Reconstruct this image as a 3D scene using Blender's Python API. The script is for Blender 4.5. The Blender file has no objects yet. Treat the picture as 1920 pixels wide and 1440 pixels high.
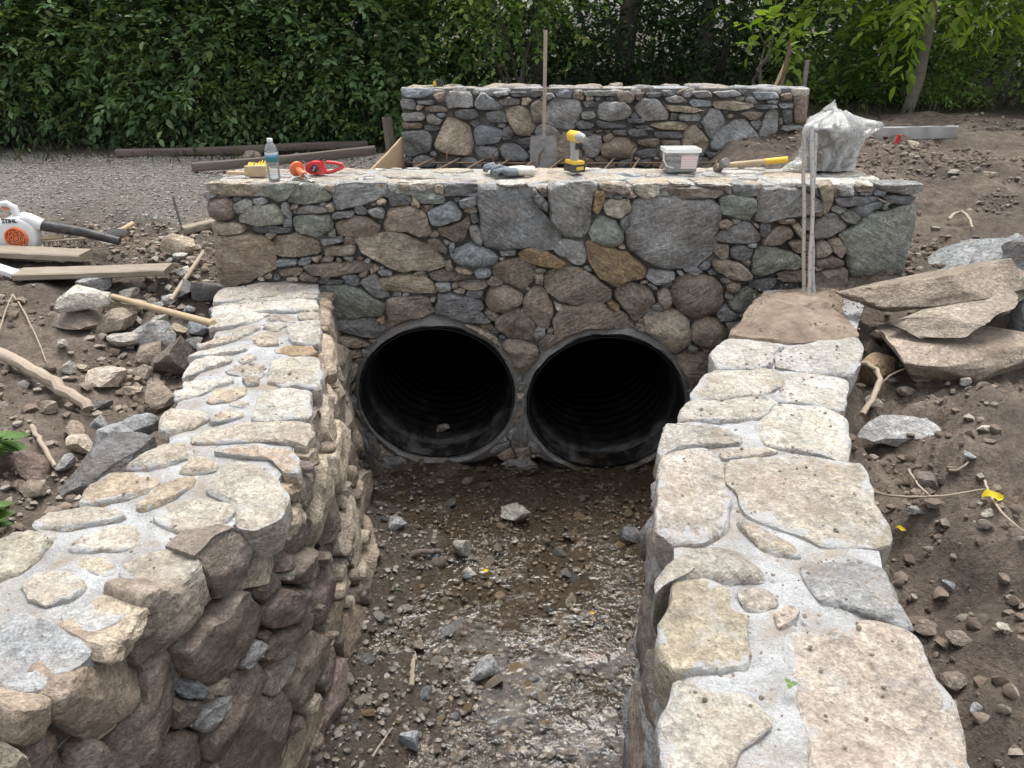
import bpy, bmesh, math, random
import numpy as np
from mathutils import Vector, Matrix, Euler

R = math.radians
scene = bpy.context.scene
# ------------------------------------------------------------------ camera
F_PX, PITCH, CAMZ = 1442.0, R(25.2), 2.6
cam_data = bpy.data.cameras.new('camera')
cam_data.sensor_width = 36.0
cam_data.lens = 36.0 * F_PX / 1920.0
cam_data.clip_start, cam_data.clip_end = 0.05, 900.0
cam = bpy.data.objects.new('camera', cam_data)
scene.collection.objects.link(cam)
cam.location = (0, 0, CAMZ)
cam.rotation_euler = (R(90) - PITCH, 0, 0)
scene.camera = cam
# ------------------------------------------------------------------ sky and sun (bright, thinly overcast)
SUN_EL, SUN_AZ = R(71), R(12)            # azimuth from +Y towards +X
world = bpy.data.worlds.new('World'); scene.world = world
world.use_nodes = True
wn, wl = world.node_tree.nodes, world.node_tree.links
wn.clear()
sky = wn.new('ShaderNodeTexSky'); sky.sky_type = 'NISHITA'; sky.sun_disc = False
sky.sun_elevation, sky.sun_rotation = SUN_EL, SUN_AZ
sky.air_density, sky.dust_density, sky.ozone_density = 1.0, 4.0, 1.0
hs = wn.new('ShaderNodeHueSaturation'); hs.inputs['Saturation'].default_value = 0.22
bg = wn.new('ShaderNodeBackground'); bg.inputs['Strength'].default_value = 0.15
wo = wn.new('ShaderNodeOutputWorld')
wl.new(sky.outputs[0], hs.inputs['Color']); wl.new(hs.outputs[0], bg.inputs['Color']); wl.new(bg.outputs[0], wo.inputs['Surface'])
sd = bpy.data.lights.new('sun', 'SUN'); sd.energy = 1.0; sd.angle = R(24); sd.color = (1.0, 0.96, 0.9)
sun = bpy.data.objects.new('sun', sd); scene.collection.objects.link(sun)
sv = Vector((math.sin(SUN_AZ) * math.cos(SUN_EL), math.cos(SUN_AZ) * math.cos(SUN_EL), math.sin(SUN_EL)))
sun.rotation_euler = (-sv).to_track_quat('-Z', 'Y').to_euler()
sun.location = (3, 3, 12)
scene.view_settings.view_transform = 'Standard'
scene.view_settings.look = 'None'
scene.view_settings.exposure = 1.12
scene.view_settings.gamma = 1.0
scene.render.resolution_x, scene.render.resolution_y = 1024, 768

# ------------------------------------------------------------------ helpers
COL = scene.collection
cp, sp_ = math.cos(PITCH), math.sin(PITCH)
def ray(px, py):
    a, b = (px - 960) / F_PX, (720 - py) / F_PX
    return np.array([a, cp + b * sp_, -sp_ + b * cp])
def atY(px, py, Y):
    d = ray(px, py); t = Y / d[1]; return np.array([d[0] * t, Y, CAMZ + d[2] * t])
def atZ(px, py, z):
    d = ray(px, py); t = (z - CAMZ) / d[2]; return np.array([d[0] * t, d[1] * t, z])
def mpp(p):                               # metres per photograph pixel at a point
    return (p[1] * cp + (CAMZ - p[2]) * sp_) / F_PX

def _h(ix, iy, iz, s):
    n = (ix * 374761393 + iy * 668265263 + iz * 1440662683 + s * 974634777) & 0xffffffff
    n = ((n ^ (n >> 13)) * 1274126177) & 0xffffffff
    n = ((n ^ (n >> 15)) * 1103515245) & 0xffffffff
    return ((n ^ (n >> 16)) & 0xffff) / 65535.0
def vnoise(p, s=0):
    p = np.asarray(p, float); f = np.floor(p); i = f.astype(np.int64); t = p - f; t = t * t * (3 - 2 * t)
    x, y, z = i[:, 0], i[:, 1], i[:, 2]; tx, ty, tz = t[:, 0], t[:, 1], t[:, 2]
    r = 0
    for dx in (0, 1):
        for dy in (0, 1):
            for dz in (0, 1):
                w = (tx if dx else 1 - tx) * (ty if dy else 1 - ty) * (tz if dz else 1 - tz)
                r = r + w * _h(x + dx, y + dy, z + dz, s)
    return r * 2 - 1
def fbm(p, o=4, s=0):
    p = np.asarray(p, float); r = 0; a = 0.5
    for k in range(o):
        r = r + a * vnoise(p + 17.3 * k, s + k); p = p * 2.03; a *= 0.5
    return r
def sstep(a, b, x):
    t = np.clip((x - a) / (b - a), 0, 1); return t * t * (3 - 2 * t)

def tag(o, label=None, cat=None, group=None, kind=None):
    if label: o['label'] = label
    if cat: o['category'] = cat
    if group: o['group'] = group
    if kind: o['kind'] = kind
    return o
def link_mesh(name, v, f, mat, parent=None, loc=(0, 0, 0), rot=None, smooth=True, sharp=40):
    me = bpy.data.meshes.new(name)
    me.from_pydata([tuple(map(float, q)) for q in v], [], [tuple(map(int, q)) for q in f])
    me.update()
    return link(name, me, mat, parent, loc, rot, smooth, sharp)
def link(name, me, mat, parent=None, loc=(0, 0, 0), rot=None, smooth=True, sharp=40):
    if mat is not None and not me.materials: me.materials.append(mat)
    if smooth:
        me.polygons.foreach_set('use_smooth', [True] * len(me.polygons))
        if sharp: me.set_sharp_from_angle(angle=R(sharp))
    o = bpy.data.objects.new(name, me); COL.objects.link(o)
    o.location = loc
    if rot is not None: o.rotation_euler = rot
    if parent: o.parent = parent
    return o
def empty(name, loc, label=None, cat=None, group=None, rot=None):
    o = bpy.data.objects.new(name, None); COL.objects.link(o); o.location = loc
    o.empty_display_size = 0.1
    if rot is not None: o.rotation_euler = rot
    return tag(o, label, cat, group)
# shape generators: each returns (verts, faces)
def join(*ms):
    V, Fc = [], []
    for v, f in ms:
        b = len(V); V += [tuple(q) for q in v]; Fc += [tuple(i + b for i in q) for q in f]
    return V, Fc
def xf(m, M):
    return [tuple(M @ Vector(q)) for q in m[0]], m[1]
def box(c, s, bev=0.0, M=None, seg=2):
    bm = bmesh.new(); bmesh.ops.create_cube(bm, size=1)
    for v in bm.verts: v.co = Vector((v.co.x * s[0], v.co.y * s[1], v.co.z * s[2]))
    if bev: bmesh.ops.bevel(bm, geom=list(bm.edges), offset=bev, segments=seg, affect='EDGES', profile=0.6)
    bm.verts.index_update()
    v = [tuple(q.co + Vector(c)) for q in bm.verts]; f = [tuple(x.index for x in q.verts) for q in bm.faces]
    bm.free()
    return xf((v, f), M) if M else (v, f)
def tube(pts, rad, n=10, cap=True):
    pts = [Vector(p) for p in pts]; N = len(pts)
    if not hasattr(rad, '__len__'): rad = [rad] * N
    V, Fc = [], []
    up = Vector((0, 0, 1)); prev = None
    for i, p in enumerate(pts):
        d = (pts[min(i + 1, N - 1)] - pts[max(i - 1, 0)]).normalized()
        if prev is None:
            a = d.cross(up if abs(d.z) < 0.9 else Vector((1, 0, 0))).normalized()
        else:
            a = (prev - d * prev.dot(d)).normalized()
        prev = a; b = d.cross(a)
        for k in range(n):
            t = 2 * math.pi * k / n
            V.append(p + (a * math.cos(t) + b * math.sin(t)) * rad[i])
    for i in range(N - 1):
        for k in range(n):
            k2 = (k + 1) % n
            Fc.append((i * n + k, i * n + k2, (i + 1) * n + k2, (i + 1) * n + k))
    if cap:
        Fc.append(tuple(range(n - 1, -1, -1))); Fc.append(tuple((N - 1) * n + k for k in range(n)))
    return [tuple(v) for v in V], Fc
def lathe(prof, n=24, cap=True):                       # profile of (r, z), about Z
    V, Fc = [], []
    for r, z in prof:
        for k in range(n):
            t = 2 * math.pi * k / n; V.append((r * math.cos(t), r * math.sin(t), z))
    for i in range(len(prof) - 1):
        for k in range(n):
            k2 = (k + 1) % n; Fc.append((i * n + k, i * n + k2, (i + 1) * n + k2, (i + 1) * n + k))
    if cap:
        Fc.append(tuple(range(n - 1, -1, -1))); Fc.append(tuple((len(prof) - 1) * n + k for k in range(n)))
    return V, Fc
def prism(poly, th, bev=0.0):                          # polygon in XZ, thickness along Y centred
    bm = bmesh.new()
    a = [bm.verts.new((x, -th / 2, z)) for x, z in poly]
    fc = bm.faces.new(a)
    r = bmesh.ops.extrude_face_region(bm, geom=[fc])
    for v in [g for g in r['geom'] if isinstance(g, bmesh.types.BMVert)]: v.co.y += th
    bmesh.ops.recalc_face_normals(bm, faces=bm.faces)
    if bev: bmesh.ops.bevel(bm, geom=list(bm.edges), offset=bev, segments=2, affect='EDGES', profile=0.6)
    bmesh.ops.triangulate(bm, faces=[f for f in bm.faces if len(f.verts) > 4])
    bm.verts.index_update()
    v = [tuple(q.co) for q in bm.verts]; f = [tuple(x.index for x in q.verts) for q in bm.faces]
    bm.free(); return v, f
def ngon(r, n, cx=0, cz=0, ph=0): return [(cx + r * math.cos(2 * math.pi * k / n + ph), cz + r * math.sin(2 * math.pi * k / n + ph)) for k in range(n)]

# ------------------------------------------------------------------ materials
class NT:
    def __init__(s, name):
        s.m = bpy.data.materials.new(name); s.m.use_nodes = True
        s.t = s.m.node_tree; s.t.nodes.clear()
        s.out = s.n('ShaderNodeOutputMaterial')
    def n(s, ty, **kw):
        x = s.t.nodes.new(ty)
        for k, v in kw.items(): setattr(x, k, v)
        return x
    def l(s, a, b): s.t.links.new(a, b)
    def coord(s, kind='Object', scale=(1, 1, 1), rot=(0, 0, 0)):
        c = s.n('ShaderNodeTexCoord'); m = s.n('ShaderNodeMapping')
        m.inputs['Scale'].default_value = scale; m.inputs['Rotation'].default_value = rot
        s.l(c.outputs[kind], m.inputs['Vector']); return m.outputs[0]
    def noise(s, vec, scale, detail=4, rough=0.55, dist=0.0):
        x = s.n('ShaderNodeTexNoise'); x.inputs['Scale'].default_value = scale
        x.inputs['Detail'].default_value = detail; x.inputs['Roughness'].default_value = rough
        x.inputs['Distortion'].default_value = dist
        if vec is not None: s.l(vec, x.inputs['Vector'])
        return x.outputs['Fac']
    def ramp(s, fac, *stops):
        x = s.n('ShaderNodeValToRGB'); e = x.color_ramp.elements
        while len(e) < len(stops): e.new(0.5)
        for q, (p, c) in zip(e, stops):
            q.position = p; q.color = (c, c, c, 1) if not hasattr(c, '__len__') else (*c, 1)
        s.l(fac, x.inputs['Fac']); return x.outputs['Color']
    def mix(s, fac, a, b, mode='MIX'):
        x = s.n('ShaderNodeMix', data_type='RGBA', blend_type=mode)
        for v, i in ((fac, 0), (a, 6), (b, 7)):
            sk = x.inputs[i]
            if hasattr(v, 'links'): s.l(v, sk)
            elif hasattr(v, '__len__'): sk.default_value = (*v, 1) if len(v) == 3 else v
            else: sk.default_value = v if i == 0 else (v, v, v, 1)
        return x.outputs[2]
    def math(s, op, a, b=None):
        x = s.n('ShaderNodeMath', operation=op)
        for i, v in enumerate((a, b)):
            if v is None: continue
            if hasattr(v, 'links'): s.l(v, x.inputs[i])
            else: x.inputs[i].default_value = v
        return x.outputs[0]
    def bump(s, h, strength=0.5, dist=0.01, nrm=None):
        x = s.n('ShaderNodeBump'); x.inputs['Strength'].default_value = strength; x.inputs['Distance'].default_value = dist
        s.l(h, x.inputs['Height'])
        if nrm is not None: s.l(nrm, x.inputs['Normal'])
        return x.outputs[0]
    def pbsdf(s, col, rough=0.8, nrm=None, metal=0.0, spec=0.5, **kw):
        x = s.n('ShaderNodeBsdfPrincipled')
        for v, k in ((col, 'Base Color'), (rough, 'Roughness'), (metal, 'Metallic'), (spec, 'Specular IOR Level')):
            if hasattr(v, 'links'): s.l(v, x.inputs[k])
            elif k == 'Base Color': x.inputs[k].default_value = (*v, 1)
            else: x.inputs[k].default_value = v
        for k, v in kw.items(): x.inputs[k.replace('_', ' ')].default_value = v
        if nrm is not None: s.l(nrm, x.inputs['Normal'])
        return x.outputs[0]
    def done(s, sh): s.l(sh, s.out.inputs['Surface']); return s.m
def simple(name, col, rough=0.6, metal=0.0, var=0.15, scale=8, bump=0.1, bs=60, grime=0.0, gcol=(0.2, 0.16, 0.12)):
    t = NT(name); v = t.coord()
    c = t.mix(1.0, col, t.ramp(t.noise(v, scale), (0.3, 1 - var), (0.7, 1 + var * 0.4)), 'MULTIPLY')
    if grime: c = t.mix(t.ramp(t.noise(v, scale * 1.7, 6), (0.45, 0.0), (0.7, grime)), c, gcol)
    return t.done(t.pbsdf(c, rough, t.bump(t.noise(v, bs), bump, 0.004), metal))

def stone_material(name, rim=0.0, smear=0.35, dirt=0.3, wet=0.0, smear_col=(0.46, 0.46, 0.45), strata=1.0, dirt_col=(0.2, 0.155, 0.115)):
    t = NT(name)
    oi = t.n('ShaderNodeObjectInfo'); tc = t.n('ShaderNodeTexCoord')
    # every stone has its own grain direction and its own offset
    rv = t.n('ShaderNodeVectorRotate', rotation_type='EULER_XYZ')
    cx = t.n('ShaderNodeCombineXYZ')
    t.l(t.math('MULTIPLY', oi.outputs['Random'], 9.0), cx.inputs[0]); t.l(t.math('MULTIPLY', oi.outputs['Random'], 23.0), cx.inputs[1])
    t.l(t.math('MULTIPLY', oi.outputs['Random'], 2.4), cx.inputs[2])
    off = t.n('ShaderNodeVectorMath', operation='ADD'); t.l(tc.outputs['Object'], off.inputs[0])
    sc = t.n('ShaderNodeVectorMath', operation='SCALE'); sc.inputs[3].default_value = 3.0; t.l(cx.outputs[0], sc.inputs[0]); t.l(sc.outputs[0], off.inputs[1])
    v = off.outputs[0]
    rot = t.n('ShaderNodeCombineXYZ'); t.l(t.math('MULTIPLY', t.math('SUBTRACT', oi.outputs['Random'], 0.5), 1.6), rot.inputs[1])
    t.l(v, rv.inputs['Vector']); t.l(rot.outputs[0], rv.inputs['Rotation'])
    mp = t.n('ShaderNodeMapping'); mp.inputs['Scale'].default_value = (2.2, 3.2, 9); t.l(rv.outputs[0], mp.inputs['Vector'])
    vs = mp.outputs[0]
    big = t.noise(v, 5.5, 5, 0.6, 0.4); med = t.noise(v, 21, 6, 0.65); fine = t.noise(v, 130, 5, 0.7); mid = t.noise(v, 56, 5, 0.65, 0.3); st = t.noise(vs, 6.5, 6, 0.62, 0.6)
    c = t.mix(1.0, oi.outputs['Color'], t.ramp(big, (0.28, 0.68), (0.5, 1.0), (0.75, 1.28)), 'MULTIPLY')
    c = t.mix(0.55 * strata, c, t.mix(1.0, c, t.ramp(st, (0.3, 0.5), (0.48, 1.0), (0.68, 1.55)), 'MULTIPLY'))
    c = t.mix(1.0, c, t.ramp(med, (0.3, 0.74), (0.5, 1.0), (0.72, 1.22)), 'MULTIPLY')
    c = t.mix(1.0, c, t.ramp(fine, (0.3, 0.66), (0.5, 1.0), (0.7, 1.42)), 'MULTIPLY')
    c = t.mix(1.0, c, t.ramp(mid, (0.28, 0.6), (0.5, 1.0), (0.72, 1.42)), 'MULTIPLY')
    # rusty stain, cement smear, soil: patches with their own shapes
    c = t.mix(t.ramp(t.noise(v, 8.0, 5, 0.6, 1.0), (0.6, 0.0), (0.75, 0.38)), c, (0.33, 0.225, 0.12))
    if smear: c = t.mix(t.ramp(t.noise(v, 10.0, 8, 0.72, 0.7), (0.54, 0.0), (0.68, smear)), c, smear_col)
    if dirt: c = t.mix(t.ramp(t.noise(v, 6.7, 7, 0.68, 0.5), (0.47, 0.0), (0.66, dirt)), c, dirt_col)
    if rim:                                   # wet mortar was wiped over the edges of the cap stones
        ra = t.n('ShaderNodeAttribute', attribute_name='rim')
        rm = t.math('ADD', ra.outputs['Fac'], t.math('MULTIPLY', t.math('SUBTRACT', t.noise(v, 9.0, 7, 0.7, 0.8), 0.5), 1.7))
        c = t.mix(t.ramp(rm, (0.93, 0.0), (1.12, rim)), c, t.mix(t.noise(v, 14, 6, 0.7), (0.36, 0.36, 0.355), (0.56, 0.57, 0.575)))
    hgt = t.math('ADD', t.math('ADD', t.math('ADD', t.math('MULTIPLY', fine, 0.2), t.math('MULTIPLY', mid, 0.4)), t.math('MULTIPLY', med, 0.65)), t.math('MULTIPLY', st, 0.85 * strata))
    n = t.bump(hgt, 1.0, 0.03)
    rg = t.ramp(med, (0.3, 0.72 - wet), (0.7, 0.95 - wet * 0.6))
    return t.done(t.pbsdf(c, rg, n, spec=0.35))
M = {}
M['stone'] = stone_material('fieldstone')
M['stone_dust'] = stone_material('capstone_with_cement_haze', rim=0.85, smear=0.5, dirt=0.45, smear_col=(0.5, 0.505, 0.505), strata=0.55, dirt_col=(0.33, 0.26, 0.185))
M['stone_mud'] = stone_material('muddy_fieldstone', smear=0.18, dirt=0.7, wet=0.15, strata=0.45, dirt_col=(0.165, 0.125, 0.092))
M['pebble_wet'] = stone_material('wet_pebble', smear=0.1, dirt=0.35, wet=0.45, strata=0.5, dirt_col=(0.11, 0.085, 0.065))

def mortar_material(name, col, dark, dirt, dcol=(0.24, 0.19, 0.145)):
    t = NT(name); v = t.coord()
    c = t.mix(t.ramp(t.noise(v, 7, 6, 0.6, 0.5), (0.35, 0.0), (0.65, 1.0)), col, dark)
    c = t.mix(1.0, c, t.ramp(t.noise(v, 160, 4, 0.7), (0.3, 0.74), (0.7, 1.2)), 'MULTIPLY')
    c = t.mix(t.ramp(t.noise(v, 5.3, 8, 0.75, 0.6), (0.48, 0.0), (0.62, dirt)), c, dcol)
    c = t.mix(t.ramp(t.noise(v, 70, 2, 0.5), (0.7, 0.0), (0.74, 0.6)), c, (0.13, 0.1, 0.08))
    h = t.math('ADD', t.math('MULTIPLY', t.noise(v, 26, 6, 0.65), 1.0), t.math('MULTIPLY', t.noise(v, 190, 3), 0.25))
    return t.done(t.pbsdf(c, 0.95, t.bump(h, 1.0, 0.022), spec=0.2))
M['mortar'] = mortar_material('joint_mortar', (0.25, 0.247, 0.238), (0.13, 0.125, 0.117), 0.4, (0.15, 0.12, 0.095))
M['mortar_top'] = mortar_material('fresh_mortar', (0.52, 0.53, 0.537), (0.34, 0.34, 0.335), 0.8, (0.31, 0.255, 0.195))
M['mortar_cap'] = mortar_material('cap_mortar', (0.46, 0.465, 0.46), (0.37, 0.37, 0.36), 0.25, (0.3, 0.26, 0.21))
M['mortar_collar'] = mortar_material('collar_mortar', (0.33, 0.33, 0.322), (0.2, 0.197, 0.19), 0.5, (0.2, 0.17, 0.14))
M['mortar_mud'] = mortar_material('muddy_mortar', (0.2, 0.185, 0.17), (0.13, 0.105, 0.085), 0.6, (0.12, 0.092, 0.07))

# ------------------------------------------------------------------ stones
PAL = dict(g=(.225, .226, .222), d=(.125, .127, .13), b=(.215, .178, .143), t=(.32, .272, .21), p=(.455, .425, .37), e=(.2, .21, .185),
           o=(.35, .25, .145), y=(.44, .40, .31), u=(.205, .22, .232), r=(.17, .132, .118), m=(.155, .128, .106), w=(.5, .475, .425), k=(.42, .365, .31),
           s=(.43, .392, .335), n=(.25, .206, .162), x=(.42, .425, .425))
def color_of(ty, rnd):
    c = PAL[ty.lower()]; k = (0.82 + 0.36 * rnd.random()) * (1.4 if ty in 'mnr' else 1.45 if c[0] < 0.33 else 1.0); h = (rnd.random() - 0.5) * 0.07
    return (c[0] * k * (1 + h), c[1] * k, c[2] * k * (1 - h), 1.0)
def resample(P, N):
    P = np.asarray(P); Q = np.vstack([P, P[:1]]); L = np.r_[0, np.cumsum(np.linalg.norm(np.diff(Q, axis=0), axis=1))]
    s = np.linspace(0, L[-1], N, endpoint=False)
    return np.c_[np.interp(s, L, Q[:, 0]), np.interp(s, L, Q[:, 1])]
def chaikin(P, w=0.2, it=1):
    for _ in range(it):
        Q = np.roll(P, -1, 0); P = np.stack([P * (1 - w) + Q * w, P * w + Q * (1 - w)], 1).reshape(-1, 2)
    return P
def stone_mesh(P2, H, D, k, rough, rnd, fine=0.03, tilt=0.12, chips=3):
    P = np.asarray(P2, float)
    a = 0.5 * np.sum(P[:, 0] * np.roll(P[:, 1], -1) - np.roll(P[:, 0], -1) * P[:, 1])
    if a < 0: P = P[::-1]
    size = math.sqrt(abs(a)); rounded = k < 3.2
    P = chaikin(P, 0.22 if rounded else 0.1, 2 if rounded else 1)
    per = np.sum(np.linalg.norm(P - np.roll(P, 1, 0), axis=1))
    N = int(np.clip(per / fine, 16, 64)); P = resample(P, N)
    sd = rnd.randint(0, 9999)
    rad = P / (np.linalg.norm(P, axis=1, keepdims=True) + 1e-6)
    j = fbm(np.c_[P * (5.0 / max(size, .05)), np.zeros(N)], 3, sd)
    P = P + rad * (j * 0.055 * size)[:, None]
    fs = [(0.86, -D), (1.0, -D * 0.55), (1.0, -0.004)]
    prof = [0.985, 0.95, 0.88, 0.76, 0.6, 0.42, 0.22] if N > 22 else [0.97, 0.88, 0.64, 0.32]
    V = []
    cps = []
    for _ in range(chips):
        th = rnd.uniform(0, 6.283); cps.append((math.cos(th), math.sin(th), rnd.uniform(-0.05, 0.4) * size, rnd.uniform(0.12, 0.6)))
    tx, ty = rnd.gauss(0, tilt), rnd.gauss(0, tilt)
    for f, z in fs:
        V.append(np.c_[P * f, np.full(N, z)])
    for f in prof:
        Q = P * f
        V.append(np.c_[Q, np.full(N, H * (1 - f ** k))])
    V.append(np.array([[0, 0, H]]))
    W = np.vstack(V); nf = 3 * N
    X = W[nf:]
    z = X[:, 2] + X[:, 0] * tx + X[:, 1] * ty
    for cx, cy, off, sl in cps:
        z = np.minimum(z, H + 0.002 - sl * (X[:, 0] * cx + X[:, 1] * cy - off))
    if not rounded:
        ang = rnd.uniform(-0.5, 0.5); q = -X[:, 0] * math.sin(ang) + X[:, 1] * math.cos(ang); r_ = X[:, 0] * math.cos(ang) + X[:, 1] * math.sin(ang)
        st = fbm(np.c_[q * 26, r_ * 4, np.zeros(len(q))], 2, sd + 5)
        z = z + st * rough * 0.9
    z = z + fbm(X * (4.0 / max(size, .06)), 3, sd + 1) * rough * 2.0 + fbm(X * 38, 2, sd + 9) * rough * 0.55
    z = np.maximum(z, -0.012)
    W[nf:, 2] = z
    W[:nf] += np.stack([fbm(W[:nf] * 14, 2, sd + 2), fbm(W[:nf] * 14, 2, sd + 3), np.zeros(nf)], 1) * 0.012
    Fc = []
    nr = 3 + len(prof)
    for i in range(nr - 1):
        b0, b1 = i * N, (i + 1) * N
        for q in range(N):
            q2 = (q + 1) % N; Fc.append((b0 + q, b0 + q2, b1 + q2, b1 + q))
    b0, c = (nr - 1) * N, nr * N
    for q in range(N): Fc.append((b0 + q, b0 + (q + 1) % N, c))
    edge = np.r_[np.full(2 * N, .5), np.full(N, .9), np.repeat(prof, N), 0.0]
    return W, Fc, edge
def lay_stone(poly3, n, parent, mat, ty, rnd, H=0.05, D=0.1, rough=0.007, k=None, **kw):
    P = np.asarray(poly3, float); c = P.mean(0); n = np.asarray(n, float); n = n / np.linalg.norm(n)
    up = np.array([0, 0, 1.0]) if abs(n[2]) < 0.9 else np.array([0, 1.0, 0])
    ex = np.cross(up, n); ex /= np.linalg.norm(ex); ey = np.cross(n, ex)
    P2 = np.c_[(P - c) @ ex, (P - c) @ ey]
    if k is None: k = 3.2 if ty.isupper() else rnd.uniform(12, 28)
    W, Fc, edge = stone_mesh(P2, H, D, k, rough, rnd, **kw)
    W = W[:, :1] * ex + W[:, 1:2] * ey + W[:, 2:3] * n
    pl = np.array(parent.location) if parent else np.zeros(3)
    o = link_mesh('stone', W, Fc, mat, parent, tuple(c - pl), sharp=38)
    at = o.data.attributes.new('rim', 'FLOAT', 'POINT'); at.data.foreach_set('value', np.asarray(edge, np.float32))
    o.color = color_of(ty, rnd)
    return o
def parse(txt, ox, oy, k):
    out = []
    for ln in txt.strip().split('\n'):
        w = ln.split()
        if len(w) < 4: continue
        out.append((w[0], [(ox + float(a.split(',')[0]) / k, oy + float(a.split(',')[1]) / k) for a in w[1:]]))
    return out
def inpoly(P, X, Y):
    r = np.zeros(X.shape, bool); n = len(P)
    for i in range(n):
        x0, y0 = P[i]; x1, y1 = P[(i + 1) % n]
        if y0 == y1: continue
        r ^= ((y0 > Y) != (y1 > Y)) & (X < (x1 - x0) * (Y - y0) / (y1 - y0) + x0)
    return r
class Filler:                              # finds the gaps between laid stones and grows smaller stones into them
    def __init__(s, u0, u1, v0, v1, res=0.008):
        s.u0, s.v0, s.res = u0, v0, res
        s.U, s.V = np.meshgrid(np.arange(u0, u1, res) + res / 2, np.arange(v0, v1, res) + res / 2)
        s.occ = np.zeros(s.U.shape, bool)
    def add(s, P):
        P = np.asarray(P); lo, hi = P.min(0), P.max(0)
        i0 = max(int((lo[0] - s.u0) / s.res) - 1, 0); i1 = int((hi[0] - s.u0) / s.res) + 2
        j0 = max(int((lo[1] - s.v0) / s.res) - 1, 0); j1 = int((hi[1] - s.v0) / s.res) + 2
        if i1 <= 0 or j1 <= 0: return
        s.occ[j0:j1, i0:i1] |= inpoly(P, s.U[j0:j1, i0:i1], s.V[j0:j1, i0:i1])
    def hit(s, u, v):
        i = ((u - s.u0) / s.res).astype(int); j = ((v - s.v0) / s.res).astype(int)
        bad = (i < 0) | (j < 0) | (i >= s.occ.shape[1]) | (j >= s.occ.shape[0])
        return bad | s.occ[np.clip(j, 0, s.occ.shape[0] - 1), np.clip(i, 0, s.occ.shape[1] - 1)]
    def rays(s, c, L, K):
        th = np.arange(K) * 2 * np.pi / K; st = np.arange(1, int(L / s.res) + 2) * s.res
        u = c[0] + np.cos(th)[:, None] * st; v = c[1] + np.sin(th)[:, None] * st
        h = s.hit(u, v); d = np.where(h.any(1), st[np.argmax(h, 1)], st[-1]); return d
    def fill(s, rs, gap, aspect, rnd, tries=260, K=14):
        out = []
        for rmax in rs:
            free = np.argwhere(~s.occ)
            if len(free) < 4: break
            for _ in range(tries):
                j, i = free[rnd.randrange(len(free))]
                if s.occ[j, i]: continue
                c = (s.u0 + (i + .5) * s.res, s.v0 + (j + .5) * s.res)
                d = s.rays(c, rmax * 1.9, K)
                if d.min() - gap < rmax * 0.38: continue
                asp = rnd.uniform(*aspect); th = np.arange(K) * 2 * np.pi / K; ph = rnd.gauss(0, 0.25)
                el = rmax / np.sqrt((np.cos(th - ph) / asp ** .5) ** 2 + (np.sin(th - ph) * asp ** .5) ** 2)
                el = el * np.array([rnd.uniform(0.8, 1.12) for _ in range(K)])
                r = np.minimum(d - gap, el); r = np.minimum(r, 1.5 * (np.roll(r, 1) + np.roll(r, -1)) / 2)
                r = np.maximum(r, 0.006)
                P = np.c_[c[0] + r * np.cos(th), c[1] + r * np.sin(th)]
                s.add(np.c_[c[0] + (r + gap) * np.cos(th), c[1] + (r + gap) * np.sin(th)]); out.append(P)
        return out
def grid_mesh(Vg):                        # (m, n, 3) array to verts, faces
    m, n = Vg.shape[:2]
    f = [(i * n + j, i * n + j + 1, (i + 1) * n + j + 1, (i + 1) * n + j) for i in range(m - 1) for j in range(n - 1)]
    return Vg.reshape(-1, 3), f
# ------------------------------------------------------------------ layout constants
YF, ZT, ZW = 4.0, 1.85, 1.32               # headwall face, headwall top, wing wall top
YB = 7.5                                   # face of the far parapet
PIPES = [(-0.43, 0.662, 0.434), (0.54, 0.602, 0.444)]
LFACE = np.array([(-1.02, 4.02), (-.91, 3.42), (-.81, 2.98), (-.75, 2.69), (-.71, 2.38), (-.69, 2.1), (-.72, 1.9), (-.79, 1.7), (-.87, 1.5), (-.95, 1.33), (-1.0, 1.2), (-1.12, .9), (-1.3, .5), (-1.5, 0.0)])
LOUT_PX = [(417, 546), (396, 618), (346, 719), (328, 745), (303, 792), (306, 824), (244, 875), (151, 948), (47, 992), (-60, 1040)]
RIN_PX = [(1420, 542), (1372, 620), (1338, 660), (1298, 735), (1262, 790), (1243, 850), (1234, 960), (1240, 1020), (1240, 1100), (1243, 1240), (1246, 1440), (1250, 1650)]
ROUT_PX = [(1640, 542), (1612, 640), (1600, 700), (1588, 780), (1586, 860), (1640, 940), (1664, 1000), (1680, 1080), (1712, 1160), (1760, 1260), (1850, 1440), (1960, 1650)]
RIN = np.array([atZ(x, y, ZW)[:2] for x, y in RIN_PX]); ROUT = np.array([atZ(x, y, ZW)[:2] for x, y in ROUT_PX])
LOUT = np.array([atZ(x, y, ZW)[:2] for x, y in LOUT_PX])
def curve_x(C, y):                          # x of a plan curve at depth y
    o = np.argsort(C[:, 1]); return np.interp(y, C[o, 1], C[o, 0])
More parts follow.
